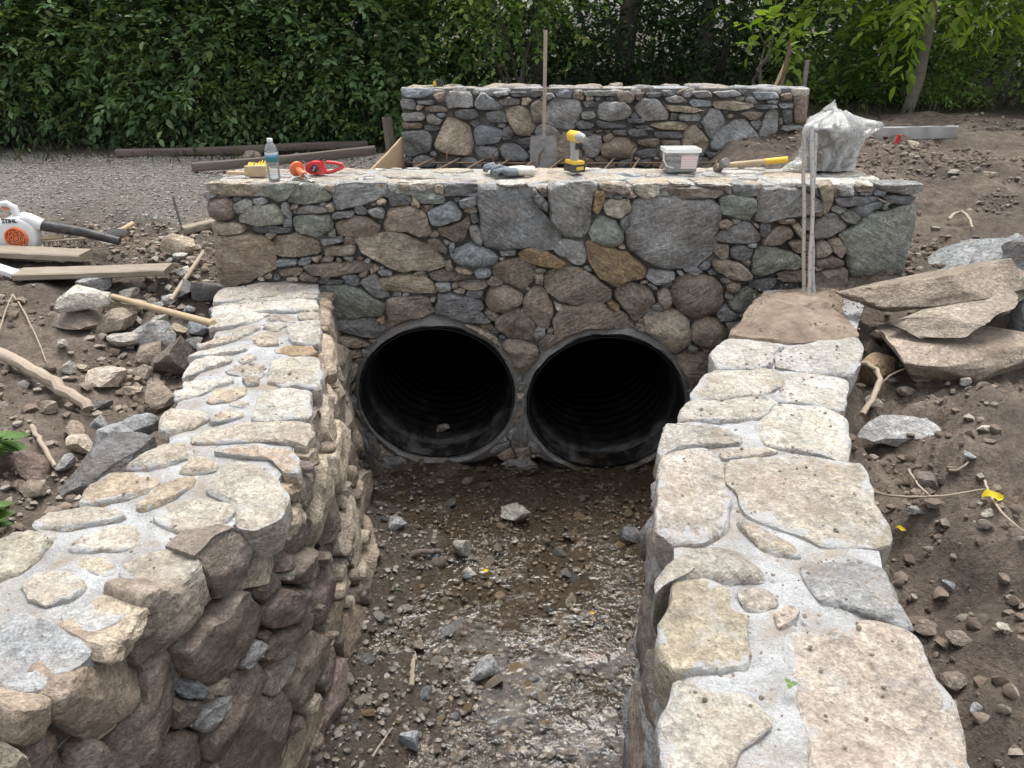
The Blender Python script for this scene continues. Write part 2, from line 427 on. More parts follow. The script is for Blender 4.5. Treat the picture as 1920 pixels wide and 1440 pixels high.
def GH(x, y):                               # ground height, vectorised
    x = np.asarray(x, float); y = np.asarray(y, float)
    sh = x.shape; x = x.ravel(); y = y.ravel()
    P = np.c_[x, y, np.zeros_like(x)]
    xl, xr = curve_x(LFACE, y) - 0.2, curve_x(RIN, y) + 0.28
    lo = curve_x(LOUT, y); ro = curve_x(ROUT, y)
    zl = 1.16 + 0.07 * sstep(3, 6, y) - 0.16 * np.exp(-((x - lo + 0.25) / 0.45) ** 2) * sstep(4.6, 3.6, y) + 0.02 * sstep(-2, -4, x)
    zr = 1.15 + 0.19 * sstep(2.9, 4.2, y) + 0.22 * sstep(4.5, 8.0, y) + 0.10 * sstep(1.5, 3.2, x) - 0.13 * np.exp(-((x - ro - 0.1) / 0.22) ** 2) * sstep(4.0, 3.2, y)
    zm = 1.35 + 0 * x
    bank = np.where(x < 0, zl, zr)
    w = sstep(-1.75, -1.35, x) * sstep(2.1, 1.7, x) * sstep(4.05, 4.3, y) * sstep(9.2, 8.2, y)
    z = bank * (1 - w) + zm * w
    xm = sstep(-0.6, 0.6, x); far = zl * (1 - xm) + zr * xm
    z = np.where(y > 8.2, far * sstep(8.2, 9.2, y) + z * (1 - sstep(8.2, 9.2, y)), z)
    nz = fbm(P * 1.3, 4, 3) * 0.07 + fbm(P * 6, 4, 11) * 0.06 + np.abs(fbm(P * 15, 4, 21)) * 0.06
    flat = sstep(5.5, 6.5, y) * sstep(-0.9, -1.6, x)          # the gravel lane is flatter
    clod = (np.maximum(0, fbm(P * 4.2, 4, 61)) * 0.24 + np.abs(fbm(P * 11, 3, 63)) * 0.10) * sstep(1.0, 1.35, x) * sstep(4.2, 3.2, y) * sstep(2.6, 1.6, x)
    z = z + nz * (1 - 0.72 * flat) * (1 - 0.5 * w) + clod
    ch = (x > xl) & (x < xr) & (y < 4.16)
    bed = 0.20 - 0.10 * sstep(3.6, 1.6, y) + 0.055 * sstep(0.0, -0.75, x) * sstep(1.2, 1.9, y) - 0.03 * np.exp(-((x - 0.25) / 0.3) ** 2)
    bed = bed - 0.015 * sstep(3.2, 3.8, y)
    bed = bed + fbm(P * 3.1, 4, 5) * 0.06 + fbm(P * 11, 4, 8) * 0.05 + np.abs(fbm(P * 24, 3, 9)) * 0.03
    z = np.where(ch, bed, z)
    return z.reshape(sh)
def gh(x, y): return float(GH(np.array([x]), np.array([y]))[0])
def on_ground(px, py):                      # pixel ray to the ground
    d = ray(px, py); t = np.linspace(0.5, 14, 700)
    h = CAMZ + d[2] * t - GH(d[0] * t, d[1] * t); i = np.argmax(h < 0) if (h < 0).any() else len(t) - 1
    p = d * t[i]; return np.array([p[0], p[1], gh(p[0], p[1])])

# ------------------------------------------------------------------ ground
def ground_material():
    t = NT('soil_and_gravel'); v = t.coord()
    at = t.n('ShaderNodeAttribute', attribute_name='zone')          # r gravel lane, g wet, b leaf litter
    sx = t.n('ShaderNodeSeparateColor'); t.l(at.outputs['Color'], sx.inputs[0])
    n1 = t.noise(v, 2.2, 6, 0.62); n2 = t.noise(v, 16, 7, 0.7); n3 = t.noise(v, 75, 4, 0.7)
    soil = t.ramp(n1, (0.32, (.105, .083, .066)), (0.5, (.18, .143, .113)), (0.66, (.26, .21, .167)))
    soil = t.mix(1.0, soil, t.ramp(n2, (0.3, 0.62), (0.5, 1.0), (0.72, 1.4)), 'MULTIPLY')
    vo = t.n('ShaderNodeTexVoronoi'); vo.inputs['Scale'].default_value = 62; t.l(v, vo.inputs['Vector'])
    g = t.mix(t.ramp(vo.outputs['Color'], (0.2, 0.0), (0.8, 1.0)), (.18, .167, .152), (.32, .305, .285))
    g = t.mix(1.0, g, t.ramp(n2, (0.3, 0.6), (0.7, 1.25)), 'MULTIPLY')
    g = t.mix(t.ramp(t.noise(v, 1.4, 5, 0.6), (0.5, 0.0), (0.62, 0.55)), g, soil)
    c = t.mix(sx.outputs[0], soil, g)
    c = t.mix(sx.outputs[2], c, t.mix(n2, (.03, .024, .016), (.085, .065, .04)))
    wet = t.mix(n2, (.07, .057, .046), (.19, .157, .126))
    c = t.mix(sx.outputs[1], c, wet)
    c = t.mix(1.0, c, t.ramp(n3, (0.3, 0.7), (0.7, 1.3)), 'MULTIPLY')
    rough = t.mix(sx.outputs[1], 0.95, t.ramp(n2, (0.4, 0.08), (0.62, 0.45)))
    h = t.math('ADD', t.math('MULTIPLY', n2, 1.0), t.math('MULTIPLY', n3, 0.45))
    return t.done(t.pbsdf(c, rough, t.bump(t.math('ADD', h, t.math('MULTIPLY', t.noise(v, 38, 6, 0.75), 0.8)), 1.0, 0.04), spec=0.4))
def axis(a, b, step, far):
    x = list(np.arange(a, b, step)); s = step
    hi = b
    while hi < far: x.append(hi); s *= 1.35; hi += s
    x.append(far); s = step; lo = a - step
    pre = []
    while lo > -far: pre.append(lo); s *= 1.35; lo -= s
    pre.append(-far)
    return np.array(pre[::-1] + x)
gx, gy = axis(-4.2, 4.0, 0.03, 250.0), axis(0.2, 9.0, 0.03, 250.0)
GX, GY = np.meshgrid(gx, gy)
GZ = GH(GX, GY)
nx_, ny_ = len(gx), len(gy)
idx = np.arange(nx_ * ny_).reshape(ny_, nx_)
quads = np.stack([idx[:-1, :-1], idx[:-1, 1:], idx[1:, 1:], idx[1:, :-1]], -1).reshape(-1, 4)
cx_, cy_ = GX.ravel()[quads].mean(1), GY.ravel()[quads].mean(1)
zr_ = np.ptp(GZ.ravel()[quads], axis=1)
keep = ~((cx_ > -1.12) & (cx_ < 1.5) & (cy_ > 4.1) & (cy_ < 4.42) & ((zr_ > 0.2) | (cy_ < 4.30)))
quads = quads[keep]
me = bpy.data.meshes.new('ground')
me.vertices.add(nx_ * ny_); me.vertices.foreach_set('co', np.stack([GX, GY, GZ], -1).ravel())
me.loops.add(quads.size); me.loops.foreach_set('vertex_index', quads.ravel().astype(np.int32))
me.polygons.add(len(quads)); me.polygons.foreach_set('loop_start', np.arange(0, quads.size, 4, dtype=np.int32))
me.polygons.foreach_set('loop_total', np.full(len(quads), 4, np.int32)); me.update(calc_edges=True)
fx, fy = GX.ravel(), GY.ravel()
zone = np.zeros((nx_ * ny_, 4), np.float32); zone[:, 3] = 1
wob = fbm(np.c_[fx * 0.9, fy * 0.9, fx * 0], 3, 77)
zone[:, 0] = sstep(5.3, 6.6, fy + wob * 1.6) * sstep(-0.6, -1.8, fx) * sstep(-14, -9, fx) 
zone[:, 1] = ((fx > curve_x(LFACE, fy) - 0.2) & (fx < curve_x(RIN, fy) + 0.28) & (fy < 4.2)) * 1.0
zone[:, 2] = sstep(8.6, 9.3, fy + wob * 0.8)
ca = me.color_attributes.new('zone', 'FLOAT_COLOR', 'POINT'); ca.data.foreach_set('color', zone.ravel())
ground = link('ground', me, ground_material(), smooth=True, sharp=None); tag(ground, kind='structure')

# ------------------------------------------------------------------ headwall
rnd = random.Random(7)
HA = """
t 15,115 60,85 140,85 290,95 305,140 290,195 150,190 30,160
R 25,220 60,195 150,200 180,260 165,305 80,320 35,295
t 50,335 160,325 225,345 225,380 140,395 60,395
n 65,410 240,395 355,420 395,560 330,600 130,680 85,600
g 165,230 230,205 275,235 225,270 185,285
e 200,290 280,235 400,240 435,300 425,340 300,345 205,320
g 265,205 320,195 345,225 320,235 280,230
d 245,350 330,345 470,355 470,380 380,385 270,385
e 300,130 520,120 437,213 405,228 330,180
e 443,215 470,150 560,115 650,150 685,190 660,215 530,235
g 420,230 450,225 475,300 455,305 430,270
g 475,270 560,240 660,250 675,275 560,283 480,290
e 480,300 580,287 680,290 690,370 620,410 500,380 480,340
b 655,235 690,225 700,265 680,270
g 715,122 970,120 980,175 900,220 720,265 695,220
g 690,275 800,270 805,293 690,310
b 700,335 810,292 900,310 945,350 910,395 720,400
g 870,265 930,245 970,270 960,310 900,290
b 960,330 990,260 1100,238 1190,290 1205,395 1140,400 1080,375 965,380
d 980,190 1060,178 1110,190 1100,235 1000,240
e 1112,178 1200,172 1285,190 1280,225 1160,235
p 1030,110 1200,100 1215,110 1200,155 1100,160 1035,145
g 1280,110 1390,105 1450,120 1450,170 1360,185 1285,175
u 1190,270 1290,230 1330,215 1375,280 1370,310 1250,345 1215,330
g 1360,210 1400,195 1450,190 1450,245 1370,250
b 1240,360 1330,345 1410,300 1415,350 1385,430 1340,435 1250,390
d 1415,290 1445,275 1465,325 1430,335
g 1410,350 1450,345 1485,395 1480,445 1450,445 1420,405
g 1455,137 1520,137 1640,150 1715,158 1760,250 1850,330 1895,410 1840,465 1560,470 1490,455 1475,330
p 1555,118 1720,113 1725,135 1580,136
d 1750,140 1800,190 1830,230 1825,275 1770,240 1740,185
b 370,420 400,397 500,392 610,430 630,470 600,505 450,510 380,495
g 625,420 740,400 755,425 640,445
t 640,480 680,455 800,445 810,490 740,505 650,505
t 800,402 960,382 1080,390 1130,430 1210,450 1260,510 1285,560 1180,580 1020,590 930,530 860,490
b 1190,420 1230,405 1305,470 1290,495 1210,465
u 1305,440 1335,435 1335,465 1310,490
U 1310,500 1340,467 1420,438 1520,470 1565,510 1545,555 1440,570 1340,545
g 1570,480 1655,470 1655,500 1580,505
u 395,525 500,522 505,555 400,560
b 400,585 500,565 540,575 510,610 410,612
b 535,555 700,540 830,530 910,550 890,580 700,610 580,605
g 925,585 970,572 1010,595 1000,608 940,605
t 935,625 1000,610 1170,607 1215,650 1235,700 1120,700 980,685
b 1200,605 1270,584 1430,602 1425,625 1310,642 1220,635
b 1285,535 1310,525 1330,580 1290,585
t 1330,567 1400,575 1435,593 1360,597
U 1440,590 1470,574 1530,585 1525,615 1475,632 1445,620
g 830,640 920,597 960,670 995,720 930,730 860,670
e 610,680 690,657 800,662 900,725 970,770 945,820 800,833 660,828 620,740
d 610,630 740,630 750,650 610,653
g 665,850 740,837 900,837 960,880 970,910 930,955 850,935 690,890
b 975,740 1010,722 1120,725 1200,735 1220,800 1170,880 1110,870 1080,905 990,935 972,880
d 1250,700 1330,702 1470,740 1490,780 1460,790 1535,850 1400,855 1290,845 1230,810
g 1230,652 1310,647 1320,680 1250,690
b 1345,652 1500,637 1510,668 1440,690 1360,670
t 1325,682 1390,682 1385,702 1330,700
B 1505,700 1530,665 1620,670 1690,715 1680,760 1600,810 1510,790 1498,745
b 1540,560 1600,530 1680,515 1760,560 1750,630 1690,685 1600,650 1540,605
o 1675,490 1720,460 1820,480 1920,545 1910,575 1800,560 1690,520
t 1760,600 1805,600 1800,660 1765,655
n 1690,740 1750,675 1800,680 1850,760 1860,820 1820,900 1760,870 1700,800
b 1545,840 1600,805 1690,780 1755,880 1750,950 1620,940 1560,890
"""
HB = """
g 70,130 110,110 285,105 285,160 270,330 235,380 150,360 95,300 75,200
x 100,440 150,385 240,395 260,430 255,490 220,510 120,460
b 315,100 400,92 455,120 475,145 440,165 330,140
o 300,150 350,142 350,190 310,272 290,240
y 335,215 360,190 465,188 475,240 420,285 350,265
y 485,110 530,92 610,95 605,165 540,190 485,155
E 268,350 330,268 400,297 435,340 440,395 380,425 290,400
g 425,290 460,270 460,310 440,340 425,325
g 480,225 500,202 600,180 740,190 860,200 900,240 895,330 870,430 820,485 780,520 650,520 520,470 455,420 455,330
b 625,150 700,132 800,130 925,145 900,180 750,185 640,175
p 660,85 765,85 770,120 700,128 665,110
p 785,97 950,92 955,120 820,124
g 960,110 1030,95 1090,120 1075,160 965,155
e 910,185 950,165 1080,185 1085,240 1050,298 910,260
g 1085,235 1110,140 1200,122 1310,150 1390,200 1395,240 1300,265 1140,300 1085,290
t 1375,115 1460,110 1455,200 1430,262 1405,265 1400,190
g 1470,130 1500,97 1550,130 1545,170 1480,170
b 1555,118 1590,85 1638,125 1636,150 1560,150
g 1650,105 1690,95 1885,85 1890,150 1850,165 1780,165 1680,140
d 1460,182 1560,172 1690,177 1650,200 1560,220 1470,220
d 1700,180 1750,170 1860,177 1840,215 1720,205
e 1490,260 1530,240 1605,280 1560,315 1500,290
e 1500,370 1590,310 1640,260 1845,225 1840,320 1805,480 1775,560 1700,608 1600,600 1545,570 1515,450
g 1365,300 1450,250 1490,270 1525,330 1440,370 1365,380
g 890,365 960,320 1040,297 1110,370 1090,400 960,405 890,390
d 1095,310 1150,302 1155,350 1120,385 1100,360
b 895,300 940,282 970,300 955,318 900,330
b 1175,285 1260,278 1270,300 1190,306
b 1150,345 1200,315 1255,330 1265,365 1190,415 1112,408
t 1250,310 1290,302 1315,360 1310,395 1270,340
b 880,412 950,408 945,470 910,480 880,450
d 955,430 1000,408 1070,430 1050,480 1000,490 957,465
b 870,490 930,478 1020,505 1060,560 1050,582 960,575 880,530
e 1065,500 1090,417 1200,427 1280,460 1310,500 1290,518 1190,528 1110,565 1065,560
b 1235,400 1310,385 1360,400 1360,470 1260,440
b 1365,400 1420,390 1450,430 1410,465 1365,470
n 1430,390 1480,372 1520,430 1490,475 1450,440
b 1365,485 1450,460 1505,490 1440,518 1370,518
b 1365,545 1450,522 1520,522 1525,590 1450,605 1370,585
b 1185,550 1300,532 1355,545 1355,598 1200,590
o 255,397 300,397 380,430 450,442 545,520 535,575 470,580 410,612 320,570 275,510
b 60,560 100,530 220,520 280,552 375,630 370,690 200,703 140,690 60,630
n 390,650 450,587 560,620 590,680 560,720 500,785 430,710
b 105,770 150,712 330,702 420,732 485,800 460,850 270,866 150,860 105,840
o 360,690 390,682 418,700 410,726 370,713
t 100,690 140,705 140,738 110,725
b 600,650 640,614 670,650 670,710 640,725 605,690
g 545,575 560,532 690,547 680,580 600,608
B 665,640 690,580 760,557 860,560 915,610 925,690 880,740 800,766 720,740 675,690
N 935,600 965,587 1010,600 1005,635 960,650 938,630
g 725,535 790,520 822,545 780,556
e 950,680 1040,614 1100,640 1060,715 990,740 955,715
g 890,745 930,702 1000,760 960,780 905,780
T 525,860 545,760 600,737 700,737 760,790 765,880 720,930 660,955 560,920
B 780,800 850,762 920,790 955,840 940,890 870,915 790,890 770,850
t 480,860 500,795 530,800 520,870 490,880
"""
HC = """
t 45,130 130,132 245,167 235,185 140,175 55,150
t 85,195 200,195 205,225 150,240 90,230
t 125,262 190,252 195,310 140,370 125,330
b 135,380 185,345 190,375 150,395
t 690,82 780,87 860,132 865,185 800,165
N 870,200 900,157 980,150 1060,185 1055,240 1000,310 950,318 900,260
b 1065,160 1100,117 1200,132 1215,160 1150,220 1095,230 1068,195
b 1715,235 1800,202 1920,212 1910,300 1850,340 1800,380 1760,320
r 855,700 930,667 955,710 900,735
b 940,665 1020,657 1025,720 980,745 962,700
"""
hw = empty('stone_headwall', (0.18, 4.2, 0.0), 'grey fieldstone headwall with two black pipes through it and tools on top', 'wall')
fl = Filler(-1.62, 2.02, 0.12, 1.86)
U, V = fl.U, fl.V
endl = np.interp(V, [1.3, 1.86], [-1.53, -1.585]); endr = np.interp(V, [1.3, 1.86], [1.86, 1.965])
fl.occ |= (U < endl) | (U > endr) | (V > 1.845)
fl.occ |= (V < 1.34) & ((U < -1.06) | (U > 1.42))
for cx, cz, r in PIPES: fl.occ |= (U - cx) ** 2 + (V - cz) ** 2 < (r + 0.028) ** 2
fl.occ |= (V < 0.24)
hstones = parse(HA, 380, 300, 2.8235) + parse(HB, 1000, 300, 2.5946) + parse(HC, 600, 580, 2.5946)
lid = []
for ty, P in hstones:
    W = np.array([atY(x, y, YF) for x, y in P]); W[:, 2] = np.minimum(W[:, 2], 1.855)
    W = W.mean(0) + (W - W.mean(0)) * 1.055
    for a_, b_, r_ in PIPES:                     # arch stones are dressed to the pipe
        dx, dz = W[:, 0] - a_, W[:, 2] - b_; q = np.maximum(np.hypot(dx, dz), 1e-3); kk = np.maximum(1, (r_ + 0.035) / q)
        W[:, 0], W[:, 2] = a_ + dx * kk, b_ + dz * kk
    ar = math.sqrt(abs(np.ptp(W[:, 0]) * np.ptp(W[:, 2])))
    big = ar > 0.26
    lay_stone(W, (0, -1, 0), hw, M['stone'], ty, rnd, H=(0.055 if ty.isupper() else rnd.uniform(0.016, 0.05)) if not big else 0.04, D=0.1,
              rough=0.006 if big else 0.008, tilt=0.04 if big else 0.14, chips=2 if big else 3, fine=0.022)
    fl.add(np.c_[W[:, 0], W[:, 2]])
for P in fl.fill([0.075, 0.05, 0.034, 0.024, 0.016], 0.003, (1.2, 3.0), rnd, 420):
    W = np.c_[P[:, 0], np.full(len(P), YF), P[:, 1]]
    lay_stone(W, (0, -1, 0), hw, M['stone'], rnd.choice('gggdbbbteu'), rnd, H=rnd.uniform(0.008, 0.032), D=0.06, rough=0.006)
# mortar body: rough front sheet with the pipe openings left out, plus top, back and ends
def mortar_front(x0, x1, z0, z1, Y, holes, res=0.02, amp=0.02, seed=3):
    xs, zs = np.arange(x0, x1 + res * .5, res), np.arange(z0, z1 + res * .5, res)
    XX, ZZ = np.meshgrid(xs, zs)
    n = fbm(np.c_[XX.ravel() * 9, ZZ.ravel() * 9, XX.ravel() * 0], 4, seed).reshape(XX.shape)
    G = np.stack([XX, Y - n * amp, ZZ], -1); v, f = grid_mesh(G)
    out = []
    for q in f:
        c = v[list(q)].mean(0)
        if any((c[0] - a) ** 2 + (c[2] - b) ** 2 < (r + 0.016) ** 2 for a, b, r in holes): continue
        out.append(q)
    return v, out
YBK = 4.47
mf = mortar_front(-1.55, 1.90, 0.0, ZT - 0.01, YF + 0.034, PIPES, amp=0.035)
shell = ([(-1.55, YF + .02, 0), (-1.55, YBK, 0), (-1.55, YBK, ZT - .02), (-1.55, YF + .02, ZT - .02), (1.9, YF + .02, 0), (1.9, YBK, 0), (1.9, YBK, ZT - .02), (1.9, YF + .02, ZT - .02), (-1.55, YBK, 1.2), (1.9, YBK, 1.2)],
         [(0, 3, 2, 1), (4, 5, 6, 7), (8, 2, 6, 9)])
o = link_mesh('mortar_core', *join(mf, shell), M['mortar'], hw, tuple(-hw.location))
def strip(edge_a, edge_b, z, na, nb, amp, seed, drop=0.0):      # surface between two plan curves, optional skirts
    def rs(C, n):
        L = np.r_[0, np.cumsum(np.linalg.norm(np.diff(C, axis=0), axis=1))]; s = np.linspace(0, L[-1], n)
        return np.c_[np.interp(s, L, C[:, 0]), np.interp(s, L, C[:, 1])]
    A, B = rs(np.asarray(edge_a, float), na), rs(np.asarray(edge_b, float), na)
    t = np.linspace(0, 1, nb)[None, :, None]
    G = A[:, None, :] * (1 - t) + B[:, None, :] * t
    n = fbm(np.c_[G[..., 0].ravel() * 8, G[..., 1].ravel() * 8, np.zeros(na * nb)], 4, seed).reshape(na, nb)
    G = np.dstack([G, z + n * amp])
    if drop:
        e0, e1 = G[:, :1].copy(), G[:, -1:].copy(); e0[..., 2] -= 0.03; e1[..., 2] -= 0.03
        f0, f1 = G[:, :1].copy(), G[:, -1:].copy(); f0[..., 2] -= drop; f1[..., 2] -= drop
        G[:, 0, 2] -= 0.006; G[:, -1, 2] -= 0.006
        G = np.concatenate([f0, e0, G, e1, f1], 1)
    return grid_mesh(G)
o = link_mesh('mortar_cap', *strip([(-1.545, YF + 0.005), (1.925, YF + 0.005)], [(-1.555, YBK), (1.91, YBK)], ZT - 0.004, 160, 24, 0.012, 5, 0.06), M['mortar_cap'], hw, tuple(-hw.location))
ft = Filler(-1.56, 1.94, YF - 0.01, YBK)
for P in ft.fill([0.15, 0.11, 0.08, 0.055, 0.035], 0.016, (1.3, 2.6), rnd, 120):
    W = np.c_[P, np.full(len(P), ZT - 0.002)]
    lay_stone(W, (0, 0, 1), hw, M['stone_dust'], rnd.choice('wwpppskt'), rnd, H=0.008, D=0.04, rough=0.004, tilt=0.01, chips=0)
# pipes: black corrugated plastic, smooth bell then ribs, with a mortar collar
def plastic_black():
    t = NT('black_pipe_plastic'); v = t.coord()
    splash = t.mix(t.ramp(t.noise(v, 5, 6, 0.7, 0.8), (0.45, 0.0), (0.62, 0.8)), t.ramp(t.noise(v, 90, 3, 0.8), (0.62, 0.0), (0.7, 0.7)), t.ramp(t.noise(v, 30, 8, 0.8, 1.5), (0.35, 0.1), (0.65, 1.0)))
    sp = t.n('ShaderNodeSeparateXYZ'); t.l(v, sp.inputs[0])
    zz = t.ramp(t.math('ADD', sp.outputs[2], t.math('MULTIPLY', t.noise(v, 3), 0.3)), (0.0, 0.9), (0.22, 0.55), (0.5, 0.05))
    yy = t.ramp(sp.outputs[1], (0.0, 1.0), (0.16, 0.85), (0.2, 0.3), (1.0, 0.1))
    m = t.mix(1.0, t.mix(1.0, splash, zz, 'MULTIPLY'), yy, 'MULTIPLY')
    c = t.mix(m, (.0065, .0065, .007), (.36, .36, .35))
    return t.done(t.pbsdf(c, t.ramp(m, (0.0, 0.55), (0.5, 0.95)), t.bump(t.noise(v, 40), 0.2, 0.004), spec=0.45))
M['pipe'] = plastic_black()
def mk_pipe(cx, cz, r, seed, label):
    rt = empty('culvert_pipe', (cx, YF - 0.03, cz - r * .93), label, 'pipe'); rt.scale = (1, 1, .93)
    pr = [(r + 0.006, 0.0), (r, 0.0), (r - 0.004, 0.05), (r - 0.008, 0.13), (r - 0.026, 0.15)]
    y = 0.16
    while y < 5.5:
        pr += [(r - 0.030, y), (r - 0.030, y + 0.05), (r - 0.034, y + 0.065), (r - 0.034, y + 0.085)]; y += 0.1
    V, Fc = lathe(pr, 72, cap=False)
    Vw = [(a, h, b + r) for a, b, h in V]
    link_mesh('barrel', Vw, Fc, M['pipe'], rt, sharp=30)
    out = lathe([(r + 0.012, 0.0), (r + 0.014, 0.3), (r + 0.014, 5.6), (0.001, 5.6)], 48, cap=False)
    link_mesh('outer_shell', [(a, h, b + r) for a, b, h in out[0]], [q[::-1] for q in out[1]], M['pipe'], rt)
    # collar of mortar round the mouth, thicker low down
    n = 96; G = []
    th = np.linspace(0, 2 * np.pi, n, endpoint=True)
    for i, (dr, dy) in enumerate([(0.007, 0.012), (0.010, -0.008), (0.02, -0.018), (0.045, -0.004), (0.085, 0.05)]):
        low = np.clip(-np.sin(th), 0, 1) ** 1.5
        k = fbm(np.c_[np.cos(th) * 4, np.sin(th) * 4, np.full(n, i * .4)], 3, seed)
        rr = r + dr * (1 + 1.6 * low) + (k * 0.024 if i > 0 else 0)
        G.append(np.c_[rr * np.cos(th), 0.03 + dy * (1 + 1.8 * low) + k * 0.008 * (i > 0), r + rr * np.sin(th)])
    v, f = grid_mesh(np.array(G))
    link_mesh('mortar_collar', v, f, M['mortar_collar'], rt)
    return rt
def fillet(c, s, seed):
    V, Fc = [], []
    bm = bmesh.new(); bmesh.ops.create_icosphere(bm, subdivisions=4, radius=1.0); bm.verts.index_update()
    V = np.array([v.co[:] for v in bm.verts]); Fc = [tuple(v.index for v in f.verts) for f in bm.faces]; bm.free()
    V = V * (1 + .4 * fbm(V * 2.2, 4, seed) + .3 * fbm(V * 8, 3, seed + 3))[:, None] * np.array(s) * .5
    link_mesh('mortar_fillet', V, Fc, M['mortar'], hw, tuple(np.array(c) - np.array(hw.location)))
fillet((-.87, 4.0, .28), (.16, .14, .34), 4); fillet((-.74, 3.95, .2), (.22, .14, .14), 6); fillet((.055, 4.02, .34), (.12, .1, .36), 5); fillet((.05, 3.96, .19), (.2, .12, .1), 7); fillet((1.0, 3.99, .22), (.14, .12, .18), 8)
mk_pipe(*PIPES[0], 3, 'black corrugated plastic culvert pipe on the left, beside the brown muddy wing wall')
mk_pipe(*PIPES[1], 9, 'black corrugated plastic culvert pipe on the right, beside the pale flat-topped wing wall')

# ------------------------------------------------------------------ far parapet
DT = """
u 65,75 190,72 185,95 150,110 80,105
g 65,115 110,112 125,135 115,155 68,150
g 125,120 195,118 190,135 130,133
b 150,145 200,137 255,150 240,165 160,160
g 235,95 260,84 335,88 342,145 240,148
u 345,130 375,84 430,120 460,150 410,157 350,150
g 68,168 140,163 160,180 150,195 75,198
g 160,180 185,170 225,195 210,213 170,205
b 70,205 145,202 148,225 75,228
d 155,215 185,207 220,225 200,237 155,232
t 190,290 240,190 280,188 335,220 340,290 330,330 220,315
g 68,240 165,232 185,270 175,315 85,333
d 265,165 300,150 355,155 365,180 320,195 275,185
u 345,230 370,212 430,225 465,240 440,280 350,290
d 385,165 440,155 470,170 475,205 400,200
g 432,125 470,105 525,115 520,135 450,138
t 465,165 490,140 540,145 570,180 580,225 555,255 510,250 480,210
g 415,87 470,82 475,98 430,105
d 485,87 545,85 550,103 490,105
b 562,135 590,118 612,130 614,200 580,205 562,170
g 620,150 650,112 740,118 762,150 745,200 715,228 640,222 618,190
g 440,300 460,282 510,285 555,325 540,350 460,350
G 345,305 375,290 430,300 442,330 430,352 360,350
d 500,270 560,258 595,275 590,300 530,302
g 575,235 600,207 640,215 675,245 660,280 585,265
d 455,228 480,214 500,240 490,268 450,272
b 650,320 665,260 700,237 720,250 765,330 700,365 655,355
d 735,205 760,194 808,210 790,226 740,226
e 755,165 800,160 810,180 785,190 758,188
g 815,165 830,125 920,125 948,155 930,188 860,198 820,188
d 760,125 800,120 815,140 770,145
e 760,84 870,82 870,100 770,103
b 890,87 940,82 960,110 940,130 900,125
r 962,90 995,87 985,115 962,118
g 960,145 985,112 1040,110 1085,160 1090,190 1040,197 985,190
g 755,260 780,250 830,252 835,290 815,335 780,335 760,300
N 830,300 870,264 930,260 970,295 955,335 890,345 840,335
b 835,265 865,242 880,255 850,285
d 870,234 930,230 930,252 880,250
d 935,227 990,227 1015,250 960,256 935,250
b 970,268 1050,262 1055,280 1030,298 975,290
d 960,320 1000,302 1045,305 1040,330 985,342
t 1010,210 1100,199 1165,210 1160,233 1060,230
d 1030,240 1100,237 1155,255 1140,264 1040,260
t 1140,270 1160,222 1195,212 1240,270 1235,305 1150,300
b 1060,270 1130,270 1130,290 1065,290
t 1075,135 1160,140 1225,155 1180,165 1085,158
g 1125,172 1215,170 1210,198 1130,196
u 1165,122 1190,114 1250,120 1255,142 1180,143
g 1170,87 1240,82 1260,105 1200,110
g 1260,87 1350,80 1370,100 1290,108
t 1260,125 1330,118 1420,135 1410,148 1340,158 1265,148
g 1215,200 1250,152 1290,157 1305,205 1255,270 1240,250
g 1250,290 1290,225 1340,197 1385,194 1435,270 1430,295 1360,315 1260,308
b 1355,170 1390,160 1455,165 1430,190 1395,193
g 1430,250 1455,185 1490,150 1510,165 1505,235 1470,260 1440,265
u 1420,141 1500,134 1505,148 1430,152
u 1410,87 1500,87 1515,110 1430,118
b 1520,97 1558,88 1562,118 1525,120
g 1512,130 1565,130 1565,148 1515,148
d 1520,155 1558,152 1563,200 1530,208
B 1570,97 1600,87 1622,100 1618,190 1600,207 1572,200
g 1525,217 1600,214 1605,232 1520,235
b 1480,280 1500,250 1600,248 1590,285 1500,292
b 1440,272 1478,264 1476,290 1440,292
d 1230,317 1310,317 1300,335 1235,335
d 740,234 800,237 795,250 745,250
d 810,192 870,205 930,212 925,224 820,222
d 930,188 1000,190 1000,205 935,203
d 950,212 1005,215 1040,233 980,232
g 1070,107 1130,100 1165,125 1090,128
d 1000,92 1060,88 1065,105 1010,108
b 190,97 230,87 230,125 205,125
"""
bw = empty('stone_parapet', (0.72, YB + 0.25, 1.2), 'far grey fieldstone parapet wall standing in front of the dark trees', 'wall')
bl, br = atY(752, 240, YB)[0], atY(1512, 240, YB)[0]
bt = atY(1100, 167, YB)[2]
fb = Filler(bl - 0.02, br + 0.02, 1.3, bt + 0.02)
fb.occ |= (fb.U < bl) | (fb.U > br) | (fb.V > bt) | (fb.V < 1.34)
for ty, P in parse(DT, 720, 130, 2.0426):
    W = np.array([atY(x, y, YB) for x, y in P]); W[:, 2] = np.minimum(W[:, 2], bt + .005); W[:, 0] = np.clip(W[:, 0], bl - .01, br + .02)
    W = W.mean(0) + (W - W.mean(0)) * 1.06
    lay_stone(W, (0, -1, 0), bw, M['stone'], ty, rnd, H=rnd.uniform(0.03, 0.07), D=0.1, rough=0.008, fine=0.045)
    fb.add(np.c_[W[:, 0], W[:, 2]])
for P in fb.fill([0.1, 0.06, 0.04, 0.025], 0.008, (1.4, 3.0), rnd, 260):
    lay_stone(np.c_[P[:, 0], np.full(len(P), YB), P[:, 1]], (0, -1, 0), bw, M['stone'], rnd.choice('ggddbbtu'), rnd, H=rnd.uniform(0.01, 0.04), D=0.06, fine=0.05)
